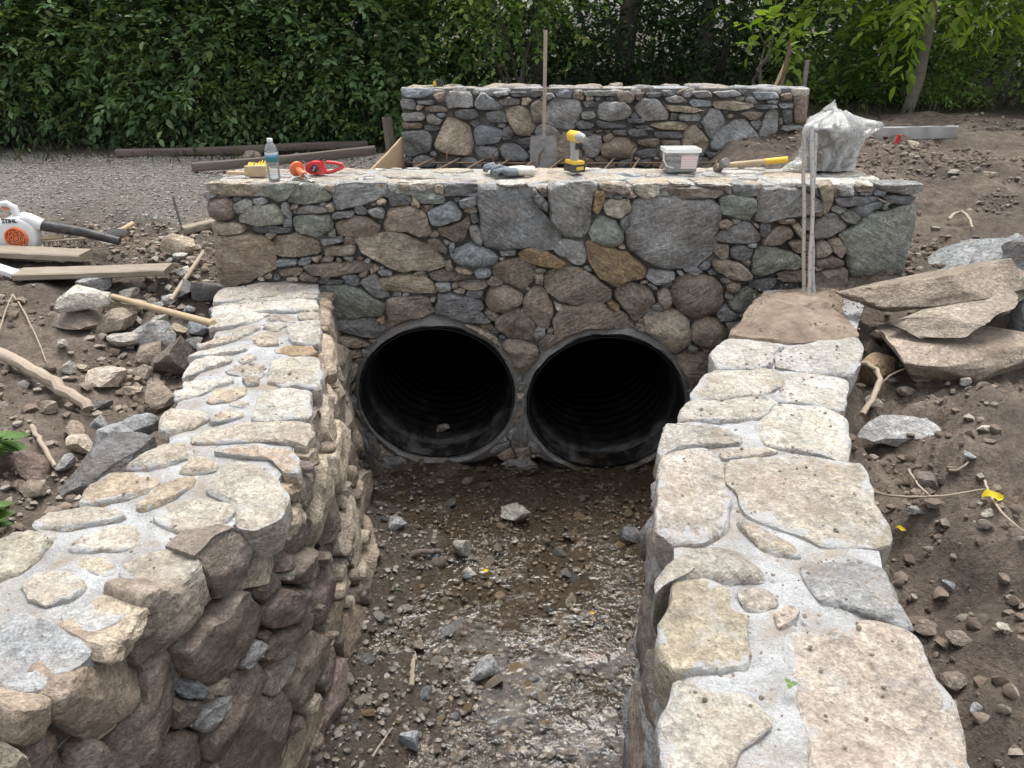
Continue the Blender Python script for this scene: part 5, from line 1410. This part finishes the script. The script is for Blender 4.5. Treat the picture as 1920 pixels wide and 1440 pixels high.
# gloves
def glove(loc, rz, label, seed, flip):
    rng = random.Random(seed); rt = empty('work_glove', loc, label, 'glove', rot=(0, 0, rz))
    c = [(0, 0, .018), (.045, .004, .022), (.085, 0, .02)]
    pal = tube([(-.005, 0, .018), (.03, .0, .022), (.07, 0, .024), (.09, 0, .02)], [.022, .03, .033, .026], 12)
    fing = []
    for i in range(4):
        y = (i - 1.5) * .017; k = [.048, .06, .056, .042][i]; b = rng.uniform(.006, .022)
        fing.append(tube([(.075, y, .02), (.1, y * 1.25, .026 + b), (.085 + k, y * 1.35, .02 + b * .6), (.08 + k * 1.2, y * 1.3, .009)], [.011, .0115, .0105, .007], 8))
    th = tube([(.03, .026 * flip, .018), (.055, .05 * flip, .022), (.085, .055 * flip, .014)], [.012, .0115, .008], 8)
    link_mesh('palm', *join(*fing, th, xf(pal, Matrix.Diagonal((1, 1.15, .72, 1)))), M['glove_grey'], rt, sharp=None)
    link_mesh('cuff', *xf(tube([(-.075, 0, .02), (-.05, .003, .024), (-.02, 0, .023), (.012, 0, .022)], [.036, .034, .03, .027], 14), Matrix.Diagonal((1, 1.1, .75, 1))), M['glove_white'], rt, sharp=None)
q = atZ(962, 327, ZC); glove((q[0] - .01, q[1] + .03, q[2]), R(172), 'grey coated work glove lying palm down, behind its pair on the headwall top', 1, 1)
q = atZ(968, 327, ZC); glove((q[0] + .015, q[1] - .03, q[2] + .004), R(196), 'grey coated work glove with white cuff, front one of the pair on the headwall', 2, -1)
# cordless drill standing on its battery
q = atZ(1077, 323, ZC); rt = empty('cordless_drill', tuple(q), 'yellow and black cordless impact driver standing on its battery on the headwall', 'drill', rot=(0, 0, R(-62))); rt.scale = (.93, .93, .93)
link_mesh('battery', *box((0, 0, .028), (.118, .076, .046), .007), M['dark_plastic'], rt)
link_mesh('battery_cover', *box((0, 0, .058), (.11, .07, .022), .006), M['yellow_plastic'], rt)
link_mesh('battery_band', *box((.0, 0, .03), (.122, .05, .02), .004), M['yellow_plastic'], rt)
link_mesh('grip', *prism([(-.032, .06), (.022, .06), (.014, .1), (.016, .15), (.024, .178), (-.034, .178), (-.03, .14), (-.026, .1)], .036, .008), M['grey_plastic'], rt)
link_mesh('trigger', *box((.022, 0, .148), (.018, .018, .034), .005), M['dark_plastic'], rt)
hd = xf(lathe([(.001, -.062), (.026, -.06), (.031, -.05), (.032, .03), (.029, .04)], 24), Matrix.Rotation(R(90), 4, 'Y'))
link_mesh('motor_housing', *hd, M['yellow_plastic'], rt, loc=(0, 0, .2))
link_mesh('nose', *xf(lathe([(.029, .04), (.026, .066), (.018, .084), (.011, .09), (.011, .1)], 24), Matrix.Rotation(R(90), 4, 'Y')), M['grey_plastic'], rt, loc=(0, 0, .2))
link_mesh('bit', *tube([(.1, 0, .2), (.14, 0, .2)], [.0045, .003], 7), M['steel'], rt)
# small clear tub
q = atZ(1273, 320, ZC); rt = empty('plastic_tub', tuple(q), 'clear plastic tub with lid and pink printed label on the headwall top', 'tub', rot=(0, 0, R(4))); rt.scale = (.88, .88, .9)
def tubwall(w0, d0, w1, d1, h, z0=0, n=6):
    def rr(w, d, z):
        P = []
        for cxs, cys, a0 in ((1, 1, 0), (-1, 1, 90), (-1, -1, 180), (1, -1, 270)):
            for k in range(n): a = R(a0 + 90 * k / (n - 1)); P.append((cxs * (w / 2 - .018) + .018 * math.cos(a), cys * (d / 2 - .018) + .018 * math.sin(a), z))
        return P
    a, b = rr(w0, d0, z0), rr(w1, d1, z0 + h); m = len(a)
    return a + b, [(i, (i + 1) % m, m + (i + 1) % m, m + i) for i in range(m)] + [tuple(range(m - 1, -1, -1))]
link_mesh('tub_body', *tubwall(.185, .135, .205, .15, .118), M['clear'], rt)
lid = tubwall(.222, .166, .224, .168, .02, .116); lid = (lid[0], lid[1] + [tuple(range(24, 48))])
link_mesh('lid', *lid, M['milky'], rt)
link_mesh('contents', *tubwall(.165, .115, .172, .12, .05, .004), M['grey_plastic'], rt)
link_mesh('screws', *box((-.03, 0, .066), (.09, .09, .02), .008), M['steel'], rt)
t = NT('printed_label'); v = t.coord(); sx = t.n('ShaderNodeSeparateXYZ'); t.l(v, sx.inputs[0])
wv = t.n('ShaderNodeTexWave'); wv.bands_direction = 'Z'; wv.inputs['Scale'].default_value = 22; t.l(v, wv.inputs['Vector'])
t.l(t.pbsdf(t.mix(t.ramp(wv.outputs[0], (0.55, 0.0), (0.7, .6)), (.72, .66, .66), (.62, .3, .32)), .5), t.out.inputs['Surface'])
link_mesh('label_sticker', [(-.012, -.0705, .022), (.086, -.0705, .022), (.09, -.0765, .1), (-.012, -.0765, .1)], [(0, 1, 2, 3)], t.m, rt)
link_mesh('bail_handle', *tube([(-.104, 0, .11), (-.112, -.04, .07), (-.1, -.076, .04), (-.06, -.085, .03)], .003, 6), M['white_plastic'], rt)
# short sledge hammer
a = atZ(1352, 316, ZC + .02); b = atZ(1474, 303, ZC + .045); rt = empty('sledge_hammer', tuple(a), 'short sledge hammer with wooden handle and yellow grip lying on the headwall', 'hammer', rot=(0, 0, math.atan2(b[1] - a[1], b[0] - a[0])))
ln = float(np.linalg.norm(b - a))
link_mesh('head', *xf(lathe([(.001, -.062), (.02, -.062), (.026, -.054), (.026, -.03), (.021, -.015), (.021, .015), (.026, .03), (.026, .054), (.02, .062), (.001, .062)], 8), Matrix.Rotation(R(62), 4, 'X') @ Matrix.Rotation(R(22), 4, 'Z')), M['steel'], rt, loc=(0, 0, .016), sharp=25)
bb = lambda f: (ln * f, 0, .016 + .02 * f)
link_mesh('handle', *tube([bb(-.06), bb(.1), bb(.4), bb(.68)], [.013, .0135, .014, .0145], 12), M['handle'], rt)
link_mesh('grip', *tube([bb(.66), bb(.8), bb(1.0)], [.0165, .0165, .0175], 12), M['yellow_plastic'], rt)
# bucket wrapped in plastic film
q = atZ(1557, 320, ZC); q[1] += .05
rt = empty('dark_bucket', tuple(q), 'dark bucket inside a crumpled clear plastic bag on the right of the headwall', 'bucket')
link_mesh('pail', *lathe([(.001, 0), (.105, 0), (.108, .01), (.122, .2), (.127, .205), (.127, .22), (.12, .222), (.112, .03), (.001, .025)], 32), M['dark_plastic'], rt)
ba = []
n, mm = 72, 26
rngb = np.random.default_rng(4)
for j in range(mm):
    f = j / (mm - 1); th = np.linspace(0, 2 * np.pi, n)
    z = f * .30; base = np.interp(f, [0, .1, .55, .75, .9, 1], [.132, .138, .15, .145, .085, .03])
    nz = fbm(np.c_[np.cos(th) * 2.6, np.sin(th) * 2.6, np.full(n, f * 4)], 5, 9) + .5 * np.abs(fbm(np.c_[np.cos(th) * 6, np.sin(th) * 6, np.full(n, f * 3)], 3, 19))
    wing = .1 * np.exp(-((th - .12) / .28) ** 2) * np.exp(-((f - .72) / .13) ** 2) + .1 * np.exp(-((th - 6.16) / .28) ** 2) * np.exp(-((f - .72) / .13) ** 2)
    skirt = .13 * np.exp(-((th - 3.3) / .42) ** 2) * np.clip(.42 - f, 0, 1) * 2.2
    r = base + nz * .05 + wing + skirt
    ba.append(np.c_[r * np.cos(th), r * np.sin(th) * .9, z + nz * .03 + (wing * .1) + (.06 * np.exp(-((th - 1.9) / .5) ** 2) * f ** 2)])
G = np.array(ba); G[:, -1] = G[:, 0]; G[..., 2] = np.maximum(G[..., 2], .004)
o = link_mesh('plastic_bag', *grid_mesh(G), M['film'], None, tuple(q + np.array([0, 0, .002])), sharp=None)
tag(o, 'crumpled clear plastic bag draped over the dark bucket on the headwall', 'bag')
# three stakes leaning on the headwall
def leaning(px0, py0, pxt, pyt, rad, mat, label, holes=False):
    a = atZ(px0, py0, ZW + .035); y1 = YF - .035 - rad; 
    d = ray(pxt, pyt); ya = a[1]
    # line in the plane through the base and the cap edge, ended where the top pixel's ray meets it
    k = (ZC + .01 - a[2]) / (y1 - ya); t = (a[2] - k * ya - CAMZ) / (d[2] - k * d[1]); b = d * t; b[2] += CAMZ
    rnd = random.Random(px0); pts = [a * (1 - f) + b * f + np.array([rnd.gauss(0, .002), 0, 0]) for f in np.linspace(0, 1, 9)]
    c = np.mean(pts, 0); rt = empty('garden_stake', tuple(a), label, 'stake', None)
    link_mesh('shaft', *tube(np.array(pts) - a, [rad] * 8 + [rad * .8], 12), M[mat], rt)
    dv = (b - a) / np.linalg.norm(b - a); nn = np.cross(dv, [1, 0, 0]); nn = nn if nn[1] < 0 else -nn
    for i in range(9):
        p = (b - a) * (i + .6) / 9.4 + nn * (rad * .96)
        link_mesh('hole', *xf(lathe([(.0005, -.0018), (.003, -.0018), (.003, .0012), (.0005, .0012)], 8), Matrix.Translation(p) @ Vector(nn).to_track_quat('Z', 'Y').to_matrix().to_4x4()), M['ink'], rt)
leaning(1507, 556, 1508, 258, .0095, 'stake', 'leftmost of three drilled stakes leaning on the headwall, pale wood')
leaning(1525, 551, 1522, 238, .0105, 'grey_plastic', 'dark grey drilled stake, tallest of the three leaning on the headwall')
leaning(1516, 562, 1530, 250, .0095, 'stake', 'right wooden one of the three drilled stakes leaning on the headwall')
# ---- between the walls
ZD = 1.36
rt = empty('rebar_mat', (.6, 6.0, ZD), 'rusty steel rebar mat lying between the headwall and the far parapet', 'rebar')
for i in range(8):
    y = 4.75 + i * .36; link_mesh('bar', *tube([(-1.55, y - 6, .07), (0, y - 6, .062), (1.35, y - 6, .07)], .008, 7), M['rust'], rt)
for i in range(14):
    x = -1.75 + i * .24; link_mesh('bar', *tube([(x - .25, -1.35, .088), (x + .05, 0, .08), (x + .42, 1.38, .09)], .008, 7), M['rust'], rt)
for i in range(6):
    x = -1.2 + i * .42; link_mesh('upright_bar', *tube([(x, 1.2, .0), (x + .01, 1.2, .16), (x + .05, 1.22, .2)], .008, 7), M['rust'], rt)
board('form_board', (-1.06, 4.75, 1.46), (-1.03, 7.46, 1.50), .26, .024, 'ply', 'plywood form board on edge at the left end of the far parapet', 'board', roll=R(90), warp=.002)
board('form_post', (-1.13, 7.5, 1.3), (-1.16, 7.52, 1.8), .09, .05, 'plank_dark', 'weathered wooden post beside the form board and far parapet', 'post')
a = v3(atY(1019, 300, 7.2)[0], 7.2, ZD); top = atY(1023, 57, 7.44)
rt = empty('shovel', tuple(a), 'long handled shovel leaning against the far parapet, blade down', 'shovel')
pts = np.array([(top - a) * f for f in (.24, .5, .75, 1)])
link_mesh('handle', *tube(pts, [.019, .017, .017, .018], 10), M['stick'], rt)
S = []
for j in range(8):
    f = j / 7; w = np.interp(f, [0, .3, .85, 1], [.115, .125, .12, .1]); z = .30 - f * .30 + .01
    for i in range(7): u = i / 6 * 2 - 1; S.append((u * w, z * .2 + .025 * u * u - .02, z - (0.02 * u * u if j == 7 else 0)))
bl_ = grid_mesh(np.array(S).reshape(8, 7, 3)); bk = ([(x, y + .004, z) for x, y, z in bl_[0]], [q[::-1] for q in bl_[1]])
link_mesh('blade', *join(bl_, bk), M['steel'], rt)
link_mesh('socket', *tube([(0, .045, .27), tuple((top - a) * .3)], [.022, .021], 10), M['steel'], rt)
q = atY(821, 165, YB + .06); rt = empty('tape_measure', (q[0], YB + .08, bt + .015), 'yellow and black tape measure on the left of the far parapet top', 'tape measure')
link_mesh('case', *prism([(-.045, 0), (.05, 0), (.05, .03), (.03, .06), (-.03, .06), (-.045, .04)], .045, .006), M['dark_plastic'], rt)
link_mesh('side_panel', *prism([(-.045, .008), (-.01, .008), (-.015, .05), (-.032, .054), (-.044, .038)], .05, .004), M['yellow_plastic'], rt)
a = atY(1463, 170, 8.2); b = atY(1483, 78, 8.2); rod('wooden_stake', [a - (b - a) * .6, b], .02, 'rust', 'reddish brown stake rising behind the right of the far parapet', 'stake')
a = atY(1450, 170, 8.3); b = atY(1476, 112, 8.35); rod('wooden_stake', [a - (b - a) * .8, b], .018, 'handle', 'pale stake leaning behind the reddish one at the far parapet', 'stake')
a = atY(1507, 165, 8.1); b = atY(1514, 113, 8.1); rod('metal_post', [a - (b - a) * 1.5, b], .024, 'steel', 'dark metal post behind the right end of the far parapet', 'post')
# ---- right rear
a = on_ground(1632, 262); b = on_ground(1798, 263)
board('concrete_kerb', (a[0] - .1, a[1] + .1, a[2] + .03), (b[0], a[1] + .16, a[2] + .04), .11, .03, 'concrete', 'grey board lying on edge along the back of the right soil', 'board', roll=R(90))
a = on_ground(1676, 268); rt = rod('capped_stake', [a - v3(0, 0, .1), a + v3(.03, -.02, .07)], .018, 'red_plastic', 'short red capped stake in the soil by the grey board', 'stake')
# ---- left rear timbers
def on_g(px, py, dz): q = on_ground(px, py); q[2] += dz; return q
board('timber', on_g(220, 297, .05), on_g(690, 283, .07), .1, .07, 'plank_dark', 'long dark timber farthest back on the lane by the hedge', 'timber')
board('timber', on_g(364, 324, .05), on_g(705, 296, .07), .1, .08, 'plank_dark', 'second dark timber on the lane, in front of the longest one', 'timber')
board('timber', on_g(560, 306, .03), on_g(700, 291, .05), .1, .05, 'plank_dark', 'short dark timber between the two long ones on the lane', 'timber')
rock_px(470, 292, 34, 16, 'b', 'brown rock between the long timbers on the lane', sub=2)
rock_px(560, 296, 40, 16, 'g', 'grey rock between the long timbers on the lane', sub=2)
# ---- leaf blower
q = on_ground(45, 478); mb = mpp(q)
rt = empty('leaf_blower', tuple(q), 'white leaf blower with orange fan grille and black tube on the left bank', 'leaf blower', rot=(0, 0, R(6)))
def B(px, py): return ((px - 45) * mb, (478 - py) * mb * 1.06)
cx, cz = B(48, 445)
Y90 = Matrix.Rotation(R(90), 4, 'X')
link_mesh('fan_housing', *xf(lathe([(.001, -.06), (.1, -.06), (.118, -.05), (.124, -.03), (.124, .03), (.116, .05), (.1, .06), (.001, .06)], 40), Y90), M['white_plastic'], rt, loc=(cx, 0, cz), sharp=35)
gx_, gz_ = B(50, 445)
gl = link_mesh('fan_grille', *xf(lathe([(.001, 0), (.066, 0), (.066, .014), (.06, .018), (.056, .012), (.001, .012)], 36), Y90), M['orange_plastic'], rt, loc=(gx_, -.06, gz_))
for k in range(4):
    rr = .014 + k * .0125
    for s_ in range(6):
        ang = np.linspace(s_ * 1.047 + .1 + k * .4, s_ * 1.047 + .86 + k * .4, 6)
        link_mesh('vent_slot', *tube([(rr * math.cos(u), -.0125, rr * math.sin(u)) for u in ang], .0024, 5), M['ink'], gl)
hb = [B(*w) for w in [(0, 468), (2, 400), (10, 391), (30, 385), (55, 385), (56, 412), (50, 420), (18, 425), (10, 440), (12, 470)]]
link_mesh('motor_body', *prism([B(*w) for w in [(-30, 476), (-30, 400), (8, 400), (16, 425), (14, 476)]], .12, .012), M['white_plastic'], rt)
link_mesh('handle', *tube([(B(4, 428)[0], 0, B(4, 428)[1]), (B(6, 402)[0], 0, B(6, 402)[1]), (B(20, 391)[0], 0, B(20, 391)[1]), (B(40, 389)[0], 0, B(40, 389)[1]), (B(50, 396)[0], 0, B(50, 396)[1]), (B(52, 418)[0], 0, B(52, 418)[1])], [.026, .021, .018, .018, .022, .026], 12), M['white_plastic'], rt)
link_mesh('trigger', *box((B(37, 398)[0], 0, B(37, 398)[1]), (.034, .022, .014), .004), M['orange_plastic'], rt)
p0, p1, p2 = B(60, 418), B(92, 428), B(225, 455)
link_mesh('outlet', *tube([(p0[0], 0, p0[1]), (p0[0] + .04, 0, p0[1] - .006), (p1[0], 0, p1[1])], [.05, .045, .037], 20), M['white_plastic'], rt)
link_mesh('blower_tube', *tube([(p1[0] - .01, 0, p1[1]), ((p1[0] + p2[0]) / 2, -.01, (p1[1] + p2[1]) / 2 + .004), (p2[0], -.03, p2[1] - .01)], [.034, .031, .026], 20), M['dark_plastic'], rt)
link_mesh('foot', *box((cx, 0, .012), (.2, .14, .024), .006), M['white_plastic'], rt)
def text_mesh(txt, size, ext=.0008):
    cu = bpy.data.curves.new('lettering', 'FONT'); cu.body = txt; cu.size = size; cu.extrude = ext; cu.align_x = 'CENTER'; cu.offset = .0012
    o = bpy.data.objects.new('lettering', cu); COL.objects.link(o); bpy.context.view_layer.update()
    me = bpy.data.meshes.new_from_object(o.evaluated_get(bpy.context.evaluated_depsgraph_get())); bpy.data.objects.remove(o); return me
lx, lz = B(45, 419)
link('lettering', text_mesh('STIHL', .034), M['ink'], rt, loc=(lx, -.063, lz), rot=(R(90), 0, 0), smooth=False)
# ---- rake, planks, handles
a, b = on_g(-40, 474, .07), on_g(126, 474, .10)
rt = empty('garden_rake', tuple(b), 'wooden handled garden rake lying in front of the leaf blower', 'rake')
link_mesh('handle', *tube([a - b, (a - b) * .4, v3(0, 0, 0)], .0125, 10), M['handle'], rt)
ha, hb_ = on_g(72, 478, .075) - b, on_g(173, 464, .06) - b
link_mesh('head_bar', *tube([ha, hb_], .006, 7), M['plank'], rt)
for i in range(14):
    p = ha * (1 - i / 13) + hb_ * (i / 13); link_mesh('tine', *tube([p, p + v3(.004, -.012, -.055)], [.0045, .003], 6), M['plank'], rt)
board('plank', on_g(-60, 492, .07), on_g(168, 506, .09), .16, .042, 'plank', 'grey plank nearest the leaf blower, uppermost on the left bank', warp=.003)
board('plank', on_g(40, 530, .04), on_g(322, 530, .08), .15, .04, 'plank', 'lower grey plank whose end points towards the headwall', warp=.003)
board('plank', on_g(20, 522, .02), on_g(160, 524, .03), .14, .04, 'plank_dark', 'dark plank underneath the two grey planks', warp=.003)
board('plank', on_g(346, 441, .03), on_g(412, 432, .06), .09, .05, 'plank', 'short pale wood piece beside the left end of the headwall')
a, b = on_g(345, 432, 0), None; rod('iron_pin', [a - v3(0, 0, .1), a + v3(-.035, 0, .235)], .009, 'steel', 'thin dark iron pin standing in the soil left of the headwall', 'pin')
rod('pry_bar', [on_g(326, 592, .09), on_g(384, 492, .06)], .013, 'stick', 'weathered grey handle leaning over the left rubble', 'handle')
hA, hB = on_g(220, 594, .10), atZ(400, 607, ZW + .02)
rod('hammer_handle', [hA, hA * .5 + hB * .5, hB], [.016, .0155, .0175], 'handle', 'loose wooden hammer handle with one end on the left wing wall', 'handle', n=12)
a = on_g(223, 447, .03); b = on_g(252, 436, .055)
rt = empty('pointing_trowel', tuple(a), 'small wooden handled trowel at the tip of the blower tube', 'trowel')
link_mesh('handle', *tube([v3(.01, 0, .01), (b - a) * .6, b - a], [.013, .016, .018], 10), M['handle'], rt)
link_mesh('blade', *prism([(-.07, 0), (-.03, -.012), (.07, .016), (.06, .024), (-.03, .008)], .05, .002), M['steel'], rt, rot=(R(70), 0, 0))
q = on_g(22, 524, .02); rt = empty('fluted_plastic', tuple(q), 'white fluted plastic offcut below the planks at the left edge', 'plastic', rot=(0, R(14), R(-12)))
link_mesh('sheet', *box((0, 0, .02), (.2, .07, .03), .004), M['white_plastic'], rt)
for i in range(5): link_mesh('rib', *box((.035 + i * .014, -.037, .02), (.006, .006, .032), .001), M['white_plastic'], rt)
# branches and roots
def branch(name, pts, r0, r1, mat, label, cat='branch', seed=0):
    rng = np.random.default_rng(seed); P = np.array(pts, float); t = np.linspace(0, 1, len(P)); tt = np.linspace(0, 1, 14)
    Q = np.stack([np.polyval(np.polyfit(t, P[:, i], min(2, len(P) - 1)), tt) for i in range(3)], 1); Q[1:-1] += rng.normal(0, r0 * .16, (12, 3))
    return rod(name, Q, list(np.linspace(r0, r1, 14) * (1 + rng.normal(0, .06, 14))), mat, label, cat)
branch('log', [on_g(-20, 672, .05), on_g(90, 728, .05), on_g(168, 780, .03)], .03, .024, 'stick', 'bare split log slanting down the left bank', 'log', 1)
branch('log', [on_g(40, 700, .03), on_g(120, 752, .04), on_g(150, 770, .03)], .016, .014, 'stick', 'thinner bare stick alongside the split log', 'stick', 2)
branch('stick', [on_g(66, 820, .03), on_g(84, 850, .03), on_g(106, 884, .02)], .011, .008, 'stick', 'short bare stick standing among rubble at the left', 'stick', 3)
branch('root', [on_g(1612, 800, .05), on_g(1632, 778, .09), on_g(1640, 750, .11), on_g(1628, 732, .12), on_g(1606, 728, .12)], .013, .01, 'stick', 'thick curved bare root beside the right wing wall', 'root', 4)
branch('root', [on_g(1645, 745, .03), on_g(1670, 725, .05), on_g(1720, 705, .05)], .006, .003, 'stick', 'thin root arching over the soil behind the thick curved root', 'root', 5)
branch('root', [on_g(1775, 424, .04), on_g(1800, 420, .07), on_g(1820, 440, .03)], .012, .007, 'stick', 'bent root on the soil above the slab heap', 'root', 6)
tw = [([(1632, 945), (1720, 952), (1840, 938)], 'dark twig lying across the soil under the yellow leaf'), ([(1838, 930), (1868, 975), (1922, 1035)], 'pale twig running from the yellow leaf to the right edge'), ([(1700, 897), (1716, 925), (1735, 948)], 'small forked twig on the dark clods of the right bank'),
      ([(1770, 908), (1790, 897), (1810, 886)], 'straw coloured stalk on the right bank clods'), ([(700, 1438), (718, 1405), (738, 1375)], 'pale twig in the mud at the bottom of the stream'), ([(0, 640), (12, 600), (28, 566)], 'dark twig standing at the left edge above the log'), ([(28, 566), (60, 620), (90, 690)], 'thin arching twig above the split log')]
for i, (pp, lb) in enumerate(tw): branch('twig', [on_g(x, y, .03) for x, y in pp], .0045, .0025, 'stick', lb, 'twig', 20 + i)
branch('driftwood', [on_g(775, 1048, .02), on_g(800, 1046, .03), on_g(824, 1042, .02)], .016, .012, 'plank_dark', 'short dark piece of driftwood in the stream mud', 'driftwood', 31)
branch('driftwood', [on_g(772, 1300, .02), on_g(775, 1262, .03), on_g(778, 1240, .02)], .012, .009, 'plank', 'short brown stick lying along the left of the stream', 'stick', 32)
def fallen(px, py, size, label, mat='leaf_yellow', ang=0.3, dz=.02):
    q = on_g(px, py, dz); n = 7; V = []
    for i in range(n):
        f = i / (n - 1); w = math.sin(math.pi * min(1, f * .92 + .06)) * .3
        for s_ in (-1, 0, 1): V.append((f - .5, s_ * w, .14 * abs(s_) * (1 + .4 * math.sin(f * 9)) + .08 * math.sin(f * 5)))
    Fc = [(i * 3 + j, i * 3 + j + 1, i * 3 + j + 4, i * 3 + j + 3) for i in range(n - 1) for j in (0, 1)]
    o = link_mesh('fallen_leaf', np.array(V) * size, Fc, M[mat], None, tuple(q), (.2, .1, ang)); return tag(o, label, 'leaf')
fallen(1856, 948, .075, 'bright yellow fallen leaf, largest, on the right bank soil', ang=.1)
fallen(1686, 1004, .032, 'small yellow leaf beside the right wing wall edge', ang=-.4)
fallen(911, 1081, .034, 'yellow leaf in the stream beside the white pebble', ang=.5, dz=.03)
fallen(1110, 1165, .03, 'yellow leaf in the stream near the right wing wall', ang=.2, dz=.03)
q = atZ(1482, 1282, ZW + .03); rt = empty('clover_sprig', tuple(q), 'tiny green leaf sprig lying on the mortar of the right wing wall', 'leaf')
for i in range(3): link('leaflet', leaves_mesh('leaflet', np.zeros((1, 3)), np.array([[math.cos(i * 2.1), math.sin(i * 2.1), .1]]), np.array([[0, 0, 1.0]]), np.array([.016]), .8), M['weed'], rt, smooth=False)
q = on_g(735, 1108, 0); rt = empty('grass_blade', tuple(q), 'bright green grass blades in the mud by the left wing wall', 'grass')
for d_ in ((-.1, .05, .6), (.6, -.4, .12)): link('blade', leaves_mesh('blade', np.array([[0, 0, .01]]), np.array([d_]), np.array([[.2, -1, .3]]), np.array([.075]), .13), M['weed'], rt, smooth=False)
